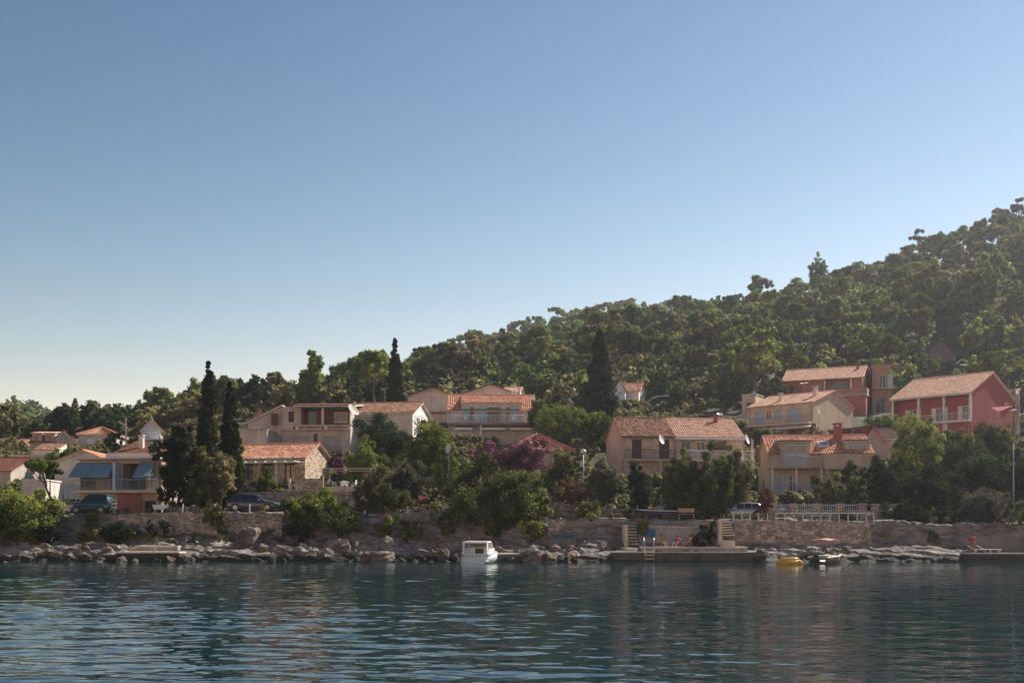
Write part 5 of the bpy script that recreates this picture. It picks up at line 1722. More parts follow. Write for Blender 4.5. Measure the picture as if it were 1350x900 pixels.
# scatter over the slopes that can be seen
cand = []
def clear(x, y, r_=2.5):
    px = 675 + 1500 * x / y
    py = 698
    for (a, b_, z0, rr) in PADS + AVOID:
        if math.hypot(x - a, y - b_) < rr + r_: return False
        # keep the view open in front of the upper houses
        if y < b_ and b_ > 160 and abs(x / y - a / b_) < (rr + 2.5) / b_ and b_ - y < 30: return False
    return True
tries = 0
sp_used = {}
def try_add(x, y, sp):
    key = (int(x // 5), int(y // 5))
    for i in (-1, 0, 1):
        for j in (-1, 0, 1):
            for (a, b_, s_) in sp_used.get((key[0] + i, key[1] + j), []):
                if (a - x) ** 2 + (b_ - y) ** 2 < (sp * .5 + s_ * .5) ** 2: return False
    sp_used.setdefault(key, []).append((x, y, sp))
    return True
for _ in range(16500):
    u, y = rs.uniform(-.58, .68), rs.uniform(178, 352)
    x = u * y
    px = 675 + 1500 * u
    if y > np.interp(px, A_px, A_Y) + 12: continue
    if px < 140 and y > 250: continue
    if not clear(x, y): continue
    if try_add(x, y, rs.uniform(3.4, 4.6)): cand.append((x, y))
far = []
for _ in range(11000):
    u, y = rs.uniform(-.56, .45), rs.uniform(355, 530)
    x = u * y
    if 675 + 1500 * u > 140 and (675 + 1500 * u < 480 or y > 480): continue
    if try_add(x, y, rs.uniform(4.4, 6.0)): far.append((x, y))
ca = np.array(cand)
cz = ground(ca[:, 0], ca[:, 1])
kinds = []
for (x, y), z in zip(cand, cz):
    px = 675 + 1500 * x / y
    f = vn(x * .04 + 9, y * .04, 77)
    r_ = rs.rand()
    pine = np.interp(px, [0, 300, 560, 640, 760, 1350], [.05, .06, .12, .40, .5, .55]) * (1.0 if y > 215 else .55)
    if px < 190 and y < 300: kinds.append(int(rs.choice([2, 3, 5, 8])))
    elif r_ < pine: kinds.append(int(rs.choice([0, 1, 7, 6, 4, 0])))
    else: kinds.append(int(rs.choice([2, 3, 5, 8, 4 if f > .5 else 3, 3 if f > .4 else 2])))
scl = rs.uniform(.75, 1.25, len(cand))
app = np.array([specs[k][6] * s_ / y for k, s_, (x, y) in zip(kinds, scl, cand)])
# leave out what nearer ground hides is not needed: the largest in view become individuals
order = np.argsort(-app)
NI = 240
ind = set(order[:NI].tolist())
protos = []
for i, (kind, leaf, nm, cat, tr, W, H, k, n) in enumerate(specs):
    protos.append(None)
def zone(px, y):
    a = ('behind the left houses' if px < 215 else 'above the grey house' if px < 520 else 'above the blue shuttered house' if px < 720 else
         'around the broad cypress' if px < 900 else 'above the beige and brick houses' if px < 1150 else 'above the red house')
    return a, ('lower slope' if y < 215 else 'upper slope')
for j, i in enumerate(order[:NI]):
    x, y = cand[i]
    k = kinds[i]
    kind, leaf, nm, cat, tr, W, H, kk, n = specs[k]
    a, b_ = zone(675 + 1500 * x / y, y)
    lb = '%s on the %s %s' % (LOOK[k], b_, a)
    gr = lb.replace('pine ', 'pines ').replace('oak ', 'oaks ').replace('tree ', 'trees ')
    loc = (x, y, float(cz[i]) - .25)
    if protos[k] is None:
        protos[k] = make_tree(nm, lb, cat, loc, W, H, kind, leaf, .24, kk, int(n * 1.25), 500 + k, tr, BARKP if 'pine' in nm else BARK, group=gr)
        o = protos[k]
        o.scale = (scl[i],) * 3
        o.rotation_euler.z = rs.uniform(0, 6.28)
    else:
        dup(protos[k], loc, rs.uniform(0, 6.28), lb, gr, (scl[i] * rs.uniform(.85, 1.15), scl[i] * rs.uniform(.85, 1.15), scl[i] * rs.uniform(.85, 1.2)))

# ---- the rest of the wood as one mass per leaf colour
lowres = []
for i, (kind, leaf, nm, cat, tr, W, H, kk, n) in enumerate(specs):
    r2 = np.random.RandomState(900 + i)
    C, q = crown_pts(kind, W, H * (1 - tr), r2, 36)
    C[:, 2] += H * tr
    V, t = leafquads(C, q * 1.1, 16, .52, r2)
    lowres.append((V, t))
MATI = {}
woodm = [L_PINE, L_OAK, L_MAQ, L_DARK]
VS, TS, MI = [], [], []
def put(k, x, y, z, s_, ang, big=1.0):
    V, t = lowres[k]
    c, sn = math.cos(ang), math.sin(ang)
    A = np.empty_like(V)
    A[..., 0] = (V[..., 0] * c - V[..., 1] * sn) * s_ + x
    A[..., 1] = (V[..., 0] * sn + V[..., 1] * c) * s_ + y
    A[..., 2] = V[..., 2] * s_ + z - .3
    VS.append(A)
    TS.append(t + rs.uniform(-.18, .18))
    MI.append(np.full(len(V), woodm.index(specs[k][1]), np.int32))
for i in order[NI:]:
    x, y = cand[i]
    put(kinds[i], x, y, float(cz[i]), scl[i], rs.uniform(0, 6.28))
fa = np.array(far)
fz = ground(fa[:, 0], fa[:, 1])
for (x, y), z in zip(far, fz):
    put(int(rs.choice([2, 4, 4, 3]) if x / y < -.35 else rs.choice([0, 1, 2, 4, 6, 7, 0])), x, y, float(z), rs.uniform(.95, 1.4), rs.uniform(0, 6.28))
V, T_ = np.concatenate(VS), np.concatenate(TS)
me = quads_mesh('woodland', V, T_, woodm[0])
for m_ in woodm[1:]: me.materials.append(m_)
me.polygons.foreach_set('material_index', np.concatenate(MI))
o = bpy.data.objects.new('woodland', me)
COL.objects.link(o)
tag(o, 'dense evergreen woodland covering the hills behind the village up to the hazy skyline', 'woodland', kind='stuff')

# ---- undergrowth between the houses: nobody could count it
VS, TS = [], []
rs = np.random.RandomState(21)
r2 = np.random.RandomState(22)
ulow = []
for i in range(4):
    C, q = crown_pts('round', 1.0, 1.3, r2, 14)
    ulow.append(leafquads(C, q * 1.2, 26, .26, r2))
cnt = 0
pts = []
for _ in range(5200):
    u, y = rs.uniform(-.52, .52), rs.uniform(104, 182)
    x = u * y
    px = 675 + 1500 * u
    if any(math.hypot(x - a, y - b_) < rr * .86 + .6 for (a, b_, z0, rr) in PADS): continue
    if y < 109 and (px > 985 and px < 1190): continue
    if y < 113 and px < 215: continue
    if vn(x * .12, y * .12, 88) < .34: continue
    pts.append((x, y))
pa = np.array(pts)
pz = ground(pa[:, 0], pa[:, 1])
for (x, y), z in zip(pts, pz):
    V, t = ulow[rs.randint(4)]
    s_ = rs.uniform(.6, 1.5)
    VS.append(V * np.array([s_, s_, s_ * rs.uniform(.6, 1.1)]) + np.array([x, y, float(z) - .25]))
    TS.append(t * .7 + rs.uniform(0, .4))
me = quads_mesh('undergrowth', np.concatenate(VS), np.concatenate(TS), L_MAQ)
o = bpy.data.objects.new('undergrowth', me)
COL.objects.link(o)
tag(o, 'low scrub and ground cover growing between the houses and trees of the village', 'undergrowth', kind='stuff')

# ---- tufts on the shore
VS, TS = [], []
for _ in range(420):
    px, y = rs.uniform(60, 1275), rs.uniform(92.8, 98.2)
    if 375 < px < 720 and y < 93.8: continue
    if px > 800 and y < 94.6: continue
    x = X_(px, y)
    if vn(x * .3, y * .5, 55) < .45: continue
    V, t = ulow[rs.randint(4)]
    s_ = rs.uniform(.12, .42)
    VS.append(V * s_ + np.array([x, y, gz(x, y) + .03]))
    TS.append(t * .6 + rs.uniform(.2, .5))
me = quads_mesh('shore_weeds', np.concatenate(VS), np.concatenate(TS), L_GRASS)
o = bpy.data.objects.new('shore_weeds', me)
COL.objects.link(o)
tag(o, 'dry weeds growing in the walls and along the road edge above the shore', 'weeds', kind='stuff')
# ================================================================== CARS
def paint(name, c):
    m, nt, b = nmat(name)
    b.inputs['Base Color'].default_value = (*c, 1)
    b.inputs['Roughness'].default_value = .32
    b.inputs['Metallic'].default_value = .25
    b.inputs['Coat Weight'].default_value = .6
    b.inputs['Coat Roughness'].default_value = .08
    tc = N(nt, 'ShaderNodeTexCoord')
    n1 = N(nt, 'ShaderNodeTexNoise', Scale=2.0, Detail=6.0)
    nt.links.new(tc.outputs['Object'], n1.inputs['Vector'])
    nt.links.new(ramp(nt, n1.outputs['Fac'], [(.35, sc(c, .8)), (.6, c)]), b.inputs['Base Color'])
    return m


def car(label, px, py, Y, L, H, rz, mat, prof, name='parked_car', w=.88):
    """prof: (x/L, belt, top, greenhouse half width factor); car points to +x"""
    x, y, z = P(px, py, Y)
    z = gz(x, Y) + .05
    rt = thing(name, label, 'car', (x, y, z), R(rz))
    def belt(f): return np.interp(f, [p[0] for p in prof], [p[1] for p in prof]) * H
    def top(f): return np.interp(f, [p[0] for p in prof], [p[2] for p in prof]) * H
    def wf(f): return w * np.interp(f, [0, .05, .2, .8, .93, 1], [.82, .94, 1, 1, .93, .74])
    secs = []
    fs_ = [0, .015, .06, .12, .16, .2, .25, .32, .4, .5, .6, .65, .7, .75, .8, .86, .92, .97, 1]
    for f in fs_:
        W_ = wf(f)
        b_, t_ = belt(f), max(top(f), belt(f) + .03)
        gw = W_ * (.93 - .24 * min(1, (t_ - b_) / (.32 * H)))
        zb = .22 + (.1 if f in (0, 1) else 0)
        half = [(W_ * .9, zb), (W_, zb + .18), (W_, (zb + b_) / 2 + .05), (W_ * .985, b_ - .06), (W_ * .93, b_), (gw + .01, t_ - .05), (gw * .86, t_)]
        xx = (f - .5) * L
        secs.append([(xx, -a, q) for a, q in half] + [(xx, a, q) for a, q in half[::-1]])
    MB().loft(secs).build('body', mat, rt, True)
    # side windows, windscreen and rear window, a few mm proud
    def side(f, k, s_):
        W_ = wf(f)
        b_, t_ = belt(f), top(f)
        gw = W_ * (.93 - .24 * min(1, (t_ - b_) / (.32 * H)))
        p0, p1 = (W_ * .93, b_), (gw + .01, t_ - .05)
        a = p0[0] + (p1[0] - p0[0]) * k + .012
        return ((f - .5) * L, s_ * a, p0[1] + (p1[1] - p0[1]) * k)
    gs = [p[0] for p in prof if p[3]]
    g0_, g1_ = min(gs), max(gs)
    n = 3
    for s_ in (-1, 1):
        for i in range(n):
            a = g0_ + (g1_ - g0_) * i / n + .008
            b_ = g0_ + (g1_ - g0_) * (i + 1) / n - .008
            mb = MB()
            mm = [a + (b_ - a) * q / 4 for q in range(5)]
            for q in range(4):
                mb.quad(side(mm[q], .08, s_), side(mm[q + 1], .08, s_), side(mm[q + 1], .93, s_), side(mm[q], .93, s_))
            mb.build('side_window', GLASS, rt)
    for (fa, fb) in ((g1_ + .01, [p[0] for p in prof if p[0] > g1_ and not p[3]][0] - .01), (g0_ - .01, [p[0] for p in prof if p[0] < g0_ and not p[3]][-1] + .01)):
        mb = MB()
        for q in range(3):
            a, b_ = fa + (fb - fa) * q / 3, fa + (fb - fa) * (q + 1) / 3
            za, zb_ = top(a) + .012, top(b_) + .012
            mb.quad(((a - .5) * L, -w * .62, za), ((b_ - .5) * L, -w * .66, zb_), ((b_ - .5) * L, w * .66, zb_), ((a - .5) * L, w * .62, za))
        mb.build('windscreen' if fa > .5 else 'rear_window', GLASS, rt)
    for f in (.19, .81):
        for s_ in (-1, 1):
            rr = .33
            m_ = MB().tube([((f - .5) * L, s_ * (w - .17), rr), ((f - .5) * L, s_ * (w + .012), rr)], rr, 22)
            wh = m_.build('wheel', TYRE, rt)
            MB().tube([((f - .5) * L, s_ * (w + .008), rr), ((f - .5) * L, s_ * (w + .026), rr)], .21, 16).build('rim', HUB, wh)
            MB().tube([((f - .5) * L, s_ * (w - .1), rr + .03), ((f - .5) * L, s_ * (w + .006), rr + .03)], rr + .07, 22).build('wheel_arch', DARKM, rt)
    for s_ in (-1, 1):
        MB().dome((.485 * L, s_ * w * .62, H * .43), .12, 10, 6, .7).build('headlight', CURT, rt, True)
        MB().box(-.502 * L, -.485 * L, s_ * w * .66 - .1, s_ * w * .66 + .1, H * .5, H * .62).build('tail_light', AWNR, rt)
        MB().box(.14 * L, .175 * L, s_ * (w + .02) - .0, s_ * (w + .17), H * .60, H * .69).build('wing_mirror', mat, rt)
        MB().box(.505 * L - .04, .505 * L, -.26, .26, .42, .54).build('number_plate', WHITEP, rt) if s_ == 1 else None
    MB().box(-.47 * L, .47 * L, -w * .93, w * .93, .18, .24).build('underbody', DARKM, rt)
    return rt


SUVP = [(0, .42, .45, 0), (.02, .56, .6, 0), (.05, .60, .66, 0), (.13, .61, .96, 1), (.3, .61, 1, 1), (.52, .60, .985, 1), (.60, .595, .93, 1), (.74, .585, .62, 0), (.9, .54, .56, 0), (.97, .46, .48, 0), (1, .36, .38, 0)]
SEDP = [(0, .45, .48, 0), (.03, .60, .64, 0), (.1, .63, .70, 0), (.24, .63, .97, 1), (.38, .63, 1, 1), (.52, .62, .98, 1), (.58, .61, .90, 1), (.72, .60, .63, 0), (.9, .54, .56, 0), (.97, .46, .48, 0), (1, .36, .38, 0)]
JEEP = [(0, .50, .55, 0), (.01, .58, .62, 0), (.02, .60, .66, 0), (.06, .60, .98, 1), (.3, .60, 1, 1), (.55, .60, .99, 1), (.60, .60, .93, 1), (.70, .60, .63, 0), (.93, .58, .60, 0), (.98, .52, .54, 0), (1, .42, .44, 0)]
car('dark blue estate car parked on the road above the stone wall', 335, 676, 98.6, 4.5, 1.55, -4, paint('dark_blue_paint', (.035, .055, .085)), SUVP)
car('teal green boxy van parked before the awning house', 122, 683, 99.0, 3.5, 1.72, 176, paint('teal_paint', (.02, .075, .08)), JEEP, 'parked_van', .84)
car('silver hatchback parked at the top of the pale steps', 976, 688, 99.0, 4.2, 1.45, 176, paint('silver_paint', (.42, .46, .50)), SUVP)
car('white car in deep shade under the tamarisk trees', 893, 688, 99.4, 4.0, 1.45, 8, paint('white_car_paint', (.5, .53, .56)), SEDP)

# small rowing boat kept on the roadside under the trees
def hull(mb, L, B, D, n=9, bow=.55, z0=0, taper=1.0):
    secs = []
    for i in range(n):
        f = i / (n - 1)
        wb = B / 2 * (1 - max(0, (f - (1 - bow)) / bow) ** 2.2 * .97) * (.88 + .12 * min(1, f * 4))
        sheer = D * (1 + .28 * f ** 2)
        keel = z0 + D * .55 * max(0, (f - .7) / .3) ** 2
        secs.append([(-wb, f * L, z0 + sheer), (-wb * .96, f * L, z0 + D * .55), (-wb * .72, f * L, keel + D * .12), (0, f * L, keel), (wb * .72, f * L, keel + D * .12), (wb * .96, f * L, z0 + D * .55), (wb, f * L, z0 + sheer),
                     (wb * .9, f * L, z0 + sheer), (wb * .86, f * L, z0 + D * .45), (0, f * L, z0 + D * .4), (-wb * .86, f * L, z0 + D * .45), (-wb * .9, f * L, z0 + sheer)])
    return mb.loft(secs)


GEL = flat('white_gelcoat', (.80, .82, .84), .25)
x, y, _ = P(868, 690, 97.6)
rb = thing('rowing_boat', 'dark small boat with white rim stored under the dark dense tree', 'boat', (x + 1.8, y, gz(x, y) + .1), R(70))
hull(MB(), 4.0, 1.5, .55).build('hull', flat('dark_hull', (.05, .05, .09), .4), rb, True)
MB().tube([(-.74, .1, .58), (-.74, 2.0, .62), (-.5, 3.2, .68), (0, 3.95, .74), (.5, 3.2, .68), (.74, 2, .62), (.74, .1, .58)], .04, 6).build('rim', GEL, rb)
for yy in (.8, 2.6): MB().box(-.5, .5, yy, yy + .12, -.4, .12).build('trestle', WOOD, rb)

# ================================================================== BOATS ON THE WATER
x, y, _ = P(622, 742, 83.6)
bt = thing('cabin_boat', 'white cabin boat moored stern-on before the rocks', 'boat', (x, y, -.16), R(-12))
bt.scale = (1, 1, .88)
hull(MB(), 5.6, 2.5, .92).build('hull', GEL, bt, True)
pr = [(-.55, .02), (-.88, .12), (-1.02, .42), (-1.14, .98), (1.14, .98), (1.02, .42), (.88, .12), (.55, .02)]
MB().loft([[(a, -.06, b_) for a, b_ in pr], [(a, .03, b_) for a, b_ in pr]]).build('transom', flat('transom_shade_blue', (.50, .68, .77), .3), bt)  # bluish shade on the white stern painted into the transom colour
MB().box(-1.12, 1.12, -.075, -.061, .80, .86).build('rubbing_strake', METALG, bt)
MB().box(-1.1, 1.1, .05, 2.2, .38, .46).build('cockpit_floor', GEL, bt)
mb = MB()
for i in (-1, 1):
    mb.loft([[(i * 1.2 - .05, .0, .9), (i * 1.2 + .05, .0, .9), (i * 1.2 + .05, .0, 1.02), (i * 1.2 - .05, .0, 1.02)], [(i * 1.22 - .05, 3.0, 1.0), (i * 1.22 + .05, 3.0, 1.0), (i * 1.22 + .05, 3.0, 1.13), (i * 1.22 - .05, 3.0, 1.13)]])
mb.box(-1.2, 1.2, -.06, .05, .93, 1.03)
mb.build('gunwale', GEL, bt)
cab = MB()                                   # cabin sides, front and roof
for i in (-1, 1):
    cab.add([(i * .98, .9, 1.0), (i * .98, 1.25, 1.0), (i * .90, 1.3, 1.92), (i * .90, 1.0, 1.92), (i * .93, .9, 1.0), (i * .93, 1.25, 1.0), (i * .85, 1.3, 1.92), (i * .85, 1.0, 1.92)],
            [(0, 1, 2, 3), (7, 6, 5, 4), (0, 3, 7, 4), (1, 5, 6, 2), (3, 2, 6, 7), (0, 4, 5, 1)])
    cab.box(i * .95 - .04, i * .95 + .04, 1.25, 3.2, .98, 1.45)
cab.loft([[(-.95, .85, 1.90), (.95, .85, 1.90), (.92, .85, 2.02), (-.92, .85, 2.02)], [(-.9, 2.4, 1.93), (.9, 2.4, 1.93), (.86, 2.4, 2.07), (-.86, 2.4, 2.07)], [(-.82, 3.1, 1.86), (.82, 3.1, 1.86), (.78, 3.1, 1.96), (-.78, 3.1, 1.96)]])
cab.box(-.94, -.32, 2.3, 2.36, .46, 1.48)
cab.box(.36, .94, 2.3, 2.36, .46, 1.48)
cab.box(-.94, .94, 2.9, 3.0, .9, 1.45)
cb = cab.build('cabin', GEL, bt)
MB().box(-.31, .35, 2.31, 2.35, .5, 1.4).build('cabin_door', BROWNS, bt)
MB().add([(-.9, 3.25, 1.42), (.9, 3.25, 1.42), (.8, 3.05, 1.88), (-.8, 3.05, 1.88)], [(0, 1, 2, 3)]).build('windscreen', flat('boat_window', (.30, .26, .19), .2), bt)
for i in (-1, 1):
    MB().add([(i * .96, 1.3, 1.46), (i * .96, 3.1, 1.46), (i * .84, 3.0, 1.86), (i * .9, 1.35, 1.9)], [(0, 1, 2, 3)]).build('side_window', flat('boat_side_window', (.28, .24, .18), .2), bt)
dk = MB()
dk.loft([[(-1.15, 3.0, 1.02), (1.15, 3.0, 1.02), (.95, 3.0, 1.3), (-.95, 3.0, 1.3)], [(-.9, 4.4, 1.12), (.9, 4.4, 1.12), (.5, 4.4, 1.3), (-.5, 4.4, 1.3)], [(-.1, 5.45, 1.2), (.1, 5.45, 1.2), (.05, 5.4, 1.25), (-.05, 5.4, 1.25)]])
dk.build('foredeck', GEL, bt)
ob = MB()
ob.box(-1.02, -.72, -.42, -.08, .78, 1.16)
o_ = ob.build('outboard_motor', DARKM, bt)
MB().tube([(-.87, -.22, .8), (-.87, -.28, .05)], .07, 6).build('motor_leg', DARKM, o_)
MB().tube([(-.3, .5, .4), (-.3, .5, 2.55)], .018, 5).build('antenna', METALG, bt)
MB().tube([(.05, .02, .2), (.05, -.06, 1.02)], .02, 5).build('ladder_rail', METALG, bt)

x, y, _ = P(1078, 742, 84.0)
mb_ = thing('motorboat', 'small open motorboat with red sunshade and black outboard motor', 'boat', (x, y, -.12), R(-38))
hull(MB(), 3.9, 1.5, .55).build('hull', flat('brown_hull', (.10, .045, .035), .4), mb_, True)
mb = MB()
mb.tube([(-.74, .05, .58), (-.74, 2.0, .62), (-.5, 3.1, .68), (0, 3.85, .74), (.5, 3.1, .68), (.74, 2, .62), (.74, .05, .58), (-.74, .05, .58)], .07, 6)
mb.box(-.6, .6, .9, 2.1, .35, .72)
mb.build('deck_cushion', flat('cream_cushion', (.62, .54, .44), .6), mb_)
sh = []
for i in range(5):
    f = i / 4
    sh.append([(-.72, .5 + 2.0 * f, 1.84 + .07 * math.sin(math.pi * f)), (0, .5 + 2.0 * f, 1.93 + .07 * math.sin(math.pi * f)), (.72, .5 + 2.0 * f, 1.84 + .07 * math.sin(math.pi * f)),
               (.72, .5 + 2.0 * f, 1.79 + .07 * math.sin(math.pi * f)), (0, .5 + 2.0 * f, 1.88 + .07 * math.sin(math.pi * f)), (-.72, .5 + 2.0 * f, 1.79 + .07 * math.sin(math.pi * f))])
MB().loft(sh).build('sunshade', flat('red_white_canvas', (.55, .25, .22), .8), mb_)
mb = MB()
for i in (-1, 1):
    for a, b_ in ((.6, .9), (2.4, 2.0)): mb.tube([(i * .7, a, 1.82), (i * .72, b_, .6)], .018, 5)
mb.build('sunshade_frame', METALG, mb_)
o_ = MB().dome((0, -.32, .5), .27, 12, 8, 1.1).build('outboard_motor', DARKM, mb_, True)
MB().tube([(0, -.3, .35), (0, -.34, -.3)], .07, 6).build('motor_leg', DARKM, o_)
MB().box(-.75, .0, .1, .5, .60, .70).build('seat', PLASTIC, mb_)

x, y, _ = P(1041, 746, 82.5)
fl = thing('inflatable_boat', 'yellow oval inflatable boat floating beside the motorboat', 'inflatable', (x, y, .12), R(5))
mb = MB()
for (sx_, sy_, r_, z) in ((.74, .38, .19, .0), (.56, .27, .15, .22)):
    mb.tube([(sx_ * math.cos(a) * 1.05, sy_ * math.sin(a) * 1.3, z) for a in np.linspace(0, 2 * math.pi, 28)], r_, 10, cap=False)
mb.build('tube_ring', flat('yellow_vinyl', (.62, .36, .02), .3), fl, True)
MB().loft([[(.7 * math.cos(a), .45 * math.sin(a), -.06) for a in np.linspace(0, 6.28, 24)[:-1]], [(.7 * math.cos(a), .45 * math.sin(a), .0) for a in np.linspace(0, 6.28, 24)[:-1]]]).build('floor', flat('dark_blue_vinyl', (.03, .03, .10), .4), fl)
MB().tube([(.72 * math.cos(a) * 1.06, .38 * math.sin(a) * 1.34, -.11) for a in np.linspace(0, 2 * math.pi, 28)], .12, 8, cap=False).build('lower_band', flat('dark_band', (.05, .02, .02), .4), fl, True)
x, y, _ = P(1037, 735, 86.6)
kb = thing('small_dinghy', 'tiny white and dark dinghy just behind the yellow inflatable', 'boat', (x, y, -.05), R(70))
hull(MB(), 1.5, .7, .3).build('hull', GEL, kb, True)
MB().box(-.25, .25, .5, .7, .26, .3).build('seat', WOOD, kb)

# ================================================================== PEOPLE
def person(label, loc, rz, J, shirt=None, shorts=None, name='person', hair=True, scale=1.0):
    """J: joint positions in metres (local, facing -y); the body is one skinned surface"""
    keys = ['pelvis', 'belly', 'chest', 'neck', 'head', 'crown', 'shL', 'elL', 'wrL', 'haL', 'shR', 'elR', 'wrR', 'haR', 'hiL', 'knL', 'anL', 'toL', 'hiR', 'knR', 'anR', 'toR']
    rad = dict(pelvis=.135, belly=.12, chest=.14, neck=.055, head=.092, crown=.085, shL=.062, elL=.042, wrL=.028, haL=.035, hiL=.09, knL=.058, anL=.038, toL=.035)
    ed = [('pelvis', 'belly'), ('belly', 'chest'), ('chest', 'neck'), ('neck', 'head'), ('head', 'crown')]
    for s_ in 'LR': ed += [('chest', 'sh' + s_), ('sh' + s_, 'el' + s_), ('el' + s_, 'wr' + s_), ('wr' + s_, 'ha' + s_), ('pelvis', 'hi' + s_), ('hi' + s_, 'kn' + s_), ('kn' + s_, 'an' + s_), ('an' + s_, 'to' + s_)]
    me = bpy.data.meshes.new('sk')
    me.from_pydata([J[k] for k in keys], [(keys.index(a), keys.index(b_)) for a, b_ in ed], [])
    o = bpy.data.objects.new('sk', me)
    COL.objects.link(o)
    md = o.modifiers.new('skin', 'SKIN')
    sv = me.skin_vertices[0].data
    for i, k in enumerate(keys):
        r_ = rad.get(k, rad.get(k[:-1] + 'L', .05))
        sv[i].radius = (r_, r_ * (.8 if k in ('chest', 'belly', 'pelvis') else 1))
    sv[0].use_root = True
    sb = o.modifiers.new('sub', 'SUBSURF')
    sb.levels = 2
    dg = bpy.context.evaluated_depsgraph_get()
    bm_ = bpy.data.meshes.new_from_object(o.evaluated_get(dg))
    bpy.data.objects.remove(o)
    # fingers, nose and ears joined into the same mesh
    ex = MB()
    for s_ in 'LR':
        h_, w_ = Vector(J['ha' + s_]), Vector(J['wr' + s_])
        d = (h_ - w_).normalized()
        sd = d.cross(Vector((0, 1, 0)))
        sd = sd.normalized() if sd.length > .1 else Vector((1, 0, 0))
        for q, ln in zip((-1.5, -.5, .5, 1.5), (.065, .08, .075, .055)):
            b_ = h_ + sd * q * .018
            ex.tube([b_, b_ + d * ln * .6, b_ + d * ln + Vector((0, -.015, 0))], [.010, .009, .007], 5)
        ex.tube([h_ - d * .04, h_ - d * .01 + sd * .045, h_ + d * .02 + sd * .055], [.012, .011, .008], 5)
    hd = Vector(J['head'])
    up_ = (Vector(J['crown']) - hd).normalized()
    fw = Vector((0, -1, 0)) - up_ * Vector((0, -1, 0)).dot(up_)
    fw = fw.normalized() if fw.length > .1 else Vector((0, 0, -1))
    si = up_.cross(fw)
    c_ = hd + up_ * .03
    ex.dome(tuple(c_ + fw * .10), .018, 6, 5)
    for q in (-1, 1): ex.dome(tuple(c_ + si * q * .095), .025, 6, 5)
    n0 = len(bm_.vertices)
    vs = [v.co[:] for v in bm_.vertices] + ex.v
    fs = [tuple(p.vertices) for p in bm_.polygons] + [tuple(i + n0 for i in f) for f in ex.f]
    body = bpy.data.meshes.new('body')
    body.from_pydata(vs, [], fs)
    body.materials.append(SKIN)
    body.polygons.foreach_set('use_smooth', [True] * len(fs))
    rt = thing(name, label, 'person', loc, R(rz))
    rt.scale = (scale,) * 3
    bo = bpy.data.objects.new('body', body)
    COL.objects.link(bo)
    bo.parent = rt
    ctr = {k: Vector(J[k]) for k in keys}
    def cover(nm, segs, mat, grow):
        m2 = MB()
        for a, b_, ra, rb in segs:
            A, B = ctr[a], ctr[b_]
            m2.tube([A, A.lerp(B, .5), B], [ra + grow, (ra + rb) / 2 + grow, rb + grow], 10)
        m2.build(nm, mat, rt, True)
    if shirt: cover('shirt', [('pelvis', 'belly', .135, .13), ('belly', 'chest', .13, .155), ('chest', 'shL', .10, .07), ('chest', 'shR', .10, .07), ('shL', 'elL', .062, .05), ('shR', 'elR', .062, .05)], shirt, .012)
    if shorts: cover('shorts', [('belly', 'pelvis', .12, .145), ('pelvis', 'hiL', .11, .10), ('pelvis', 'hiR', .11, .10)], shorts, .012)
    if hair:
        m2 = MB().dome(tuple(hd + up_ * .075 - fw * .02), .112, 10, 7, .85)
        m2.build('hair', HAIR, rt, True)
    # eyes and mouth
    for q in (-1, 1): MB().dome(tuple(c_ + fw * .088 + si * q * .035 + up_ * .02), .012, 6, 4).build('eye', DARKM, rt)
    return rt


def pose_stand(a=0):
    return dict(pelvis=(0, 0, .95), belly=(0, -.01, 1.12), chest=(0, 0, 1.34), neck=(0, 0, 1.50), head=(0, -.02, 1.60), crown=(0, -.02, 1.70),
                shL=(.18, 0, 1.40), elL=(.25, .02, 1.12), wrL=(.27, -.06, .88), haL=(.27, -.09, .80), shR=(-.18, 0, 1.40), elR=(-.27, .03, 1.13), wrR=(-.22, -.12, .96), haR=(-.18, -.17, .90),
                hiL=(.10, 0, .88), knL=(.12, -.02, .48), anL=(.13, .02, .09), toL=(.14, -.14, .035), hiR=(-.10, 0, .88), knR=(-.11, -.03, .48), anR=(-.12, .02, .09), toR=(-.13, -.14, .035))


def pose_bend():
    p = pose_stand()
    p.update(pelvis=(0, .12, .90), belly=(0, .0, 1.02), chest=(0, -.22, 1.12), neck=(0, -.38, 1.16), head=(0, -.47, 1.14), crown=(0, -.57, 1.12),
             shL=(.18, -.24, 1.10), elL=(.22, -.30, .82), wrL=(.14, -.40, .62), haL=(.11, -.43, .55), shR=(-.18, -.24, 1.10), elR=(-.22, -.28, .82), wrR=(-.12, -.38, .62), haR=(-.1, -.41, .55), hiL=(.1, .1, .86), hiR=(-.1, .1, .86))
    return p


def pose_sit():
    return dict(pelvis=(0, 0, .14), belly=(0, .05, .32), chest=(0, .12, .54), neck=(0, .13, .70), head=(0, .11, .80), crown=(0, .10, .90),
                shL=(.18, .12, .60), elL=(.26, .02, .36), wrL=(.2, -.2, .38), haL=(.17, -.27, .40), shR=(-.18, .12, .60), elR=(-.3, .22, .34), wrR=(-.32, .28, .10), haR=(-.33, .26, .04),
                hiL=(.1, -.04, .13), knL=(.13, -.42, .42), anL=(.12, -.62, .08), toL=(.12, -.76, .04), hiR=(-.1, -.04, .13), knR=(-.14, -.44, .38), anR=(-.12, -.68, .08), toR=(-.12, -.82, .04))


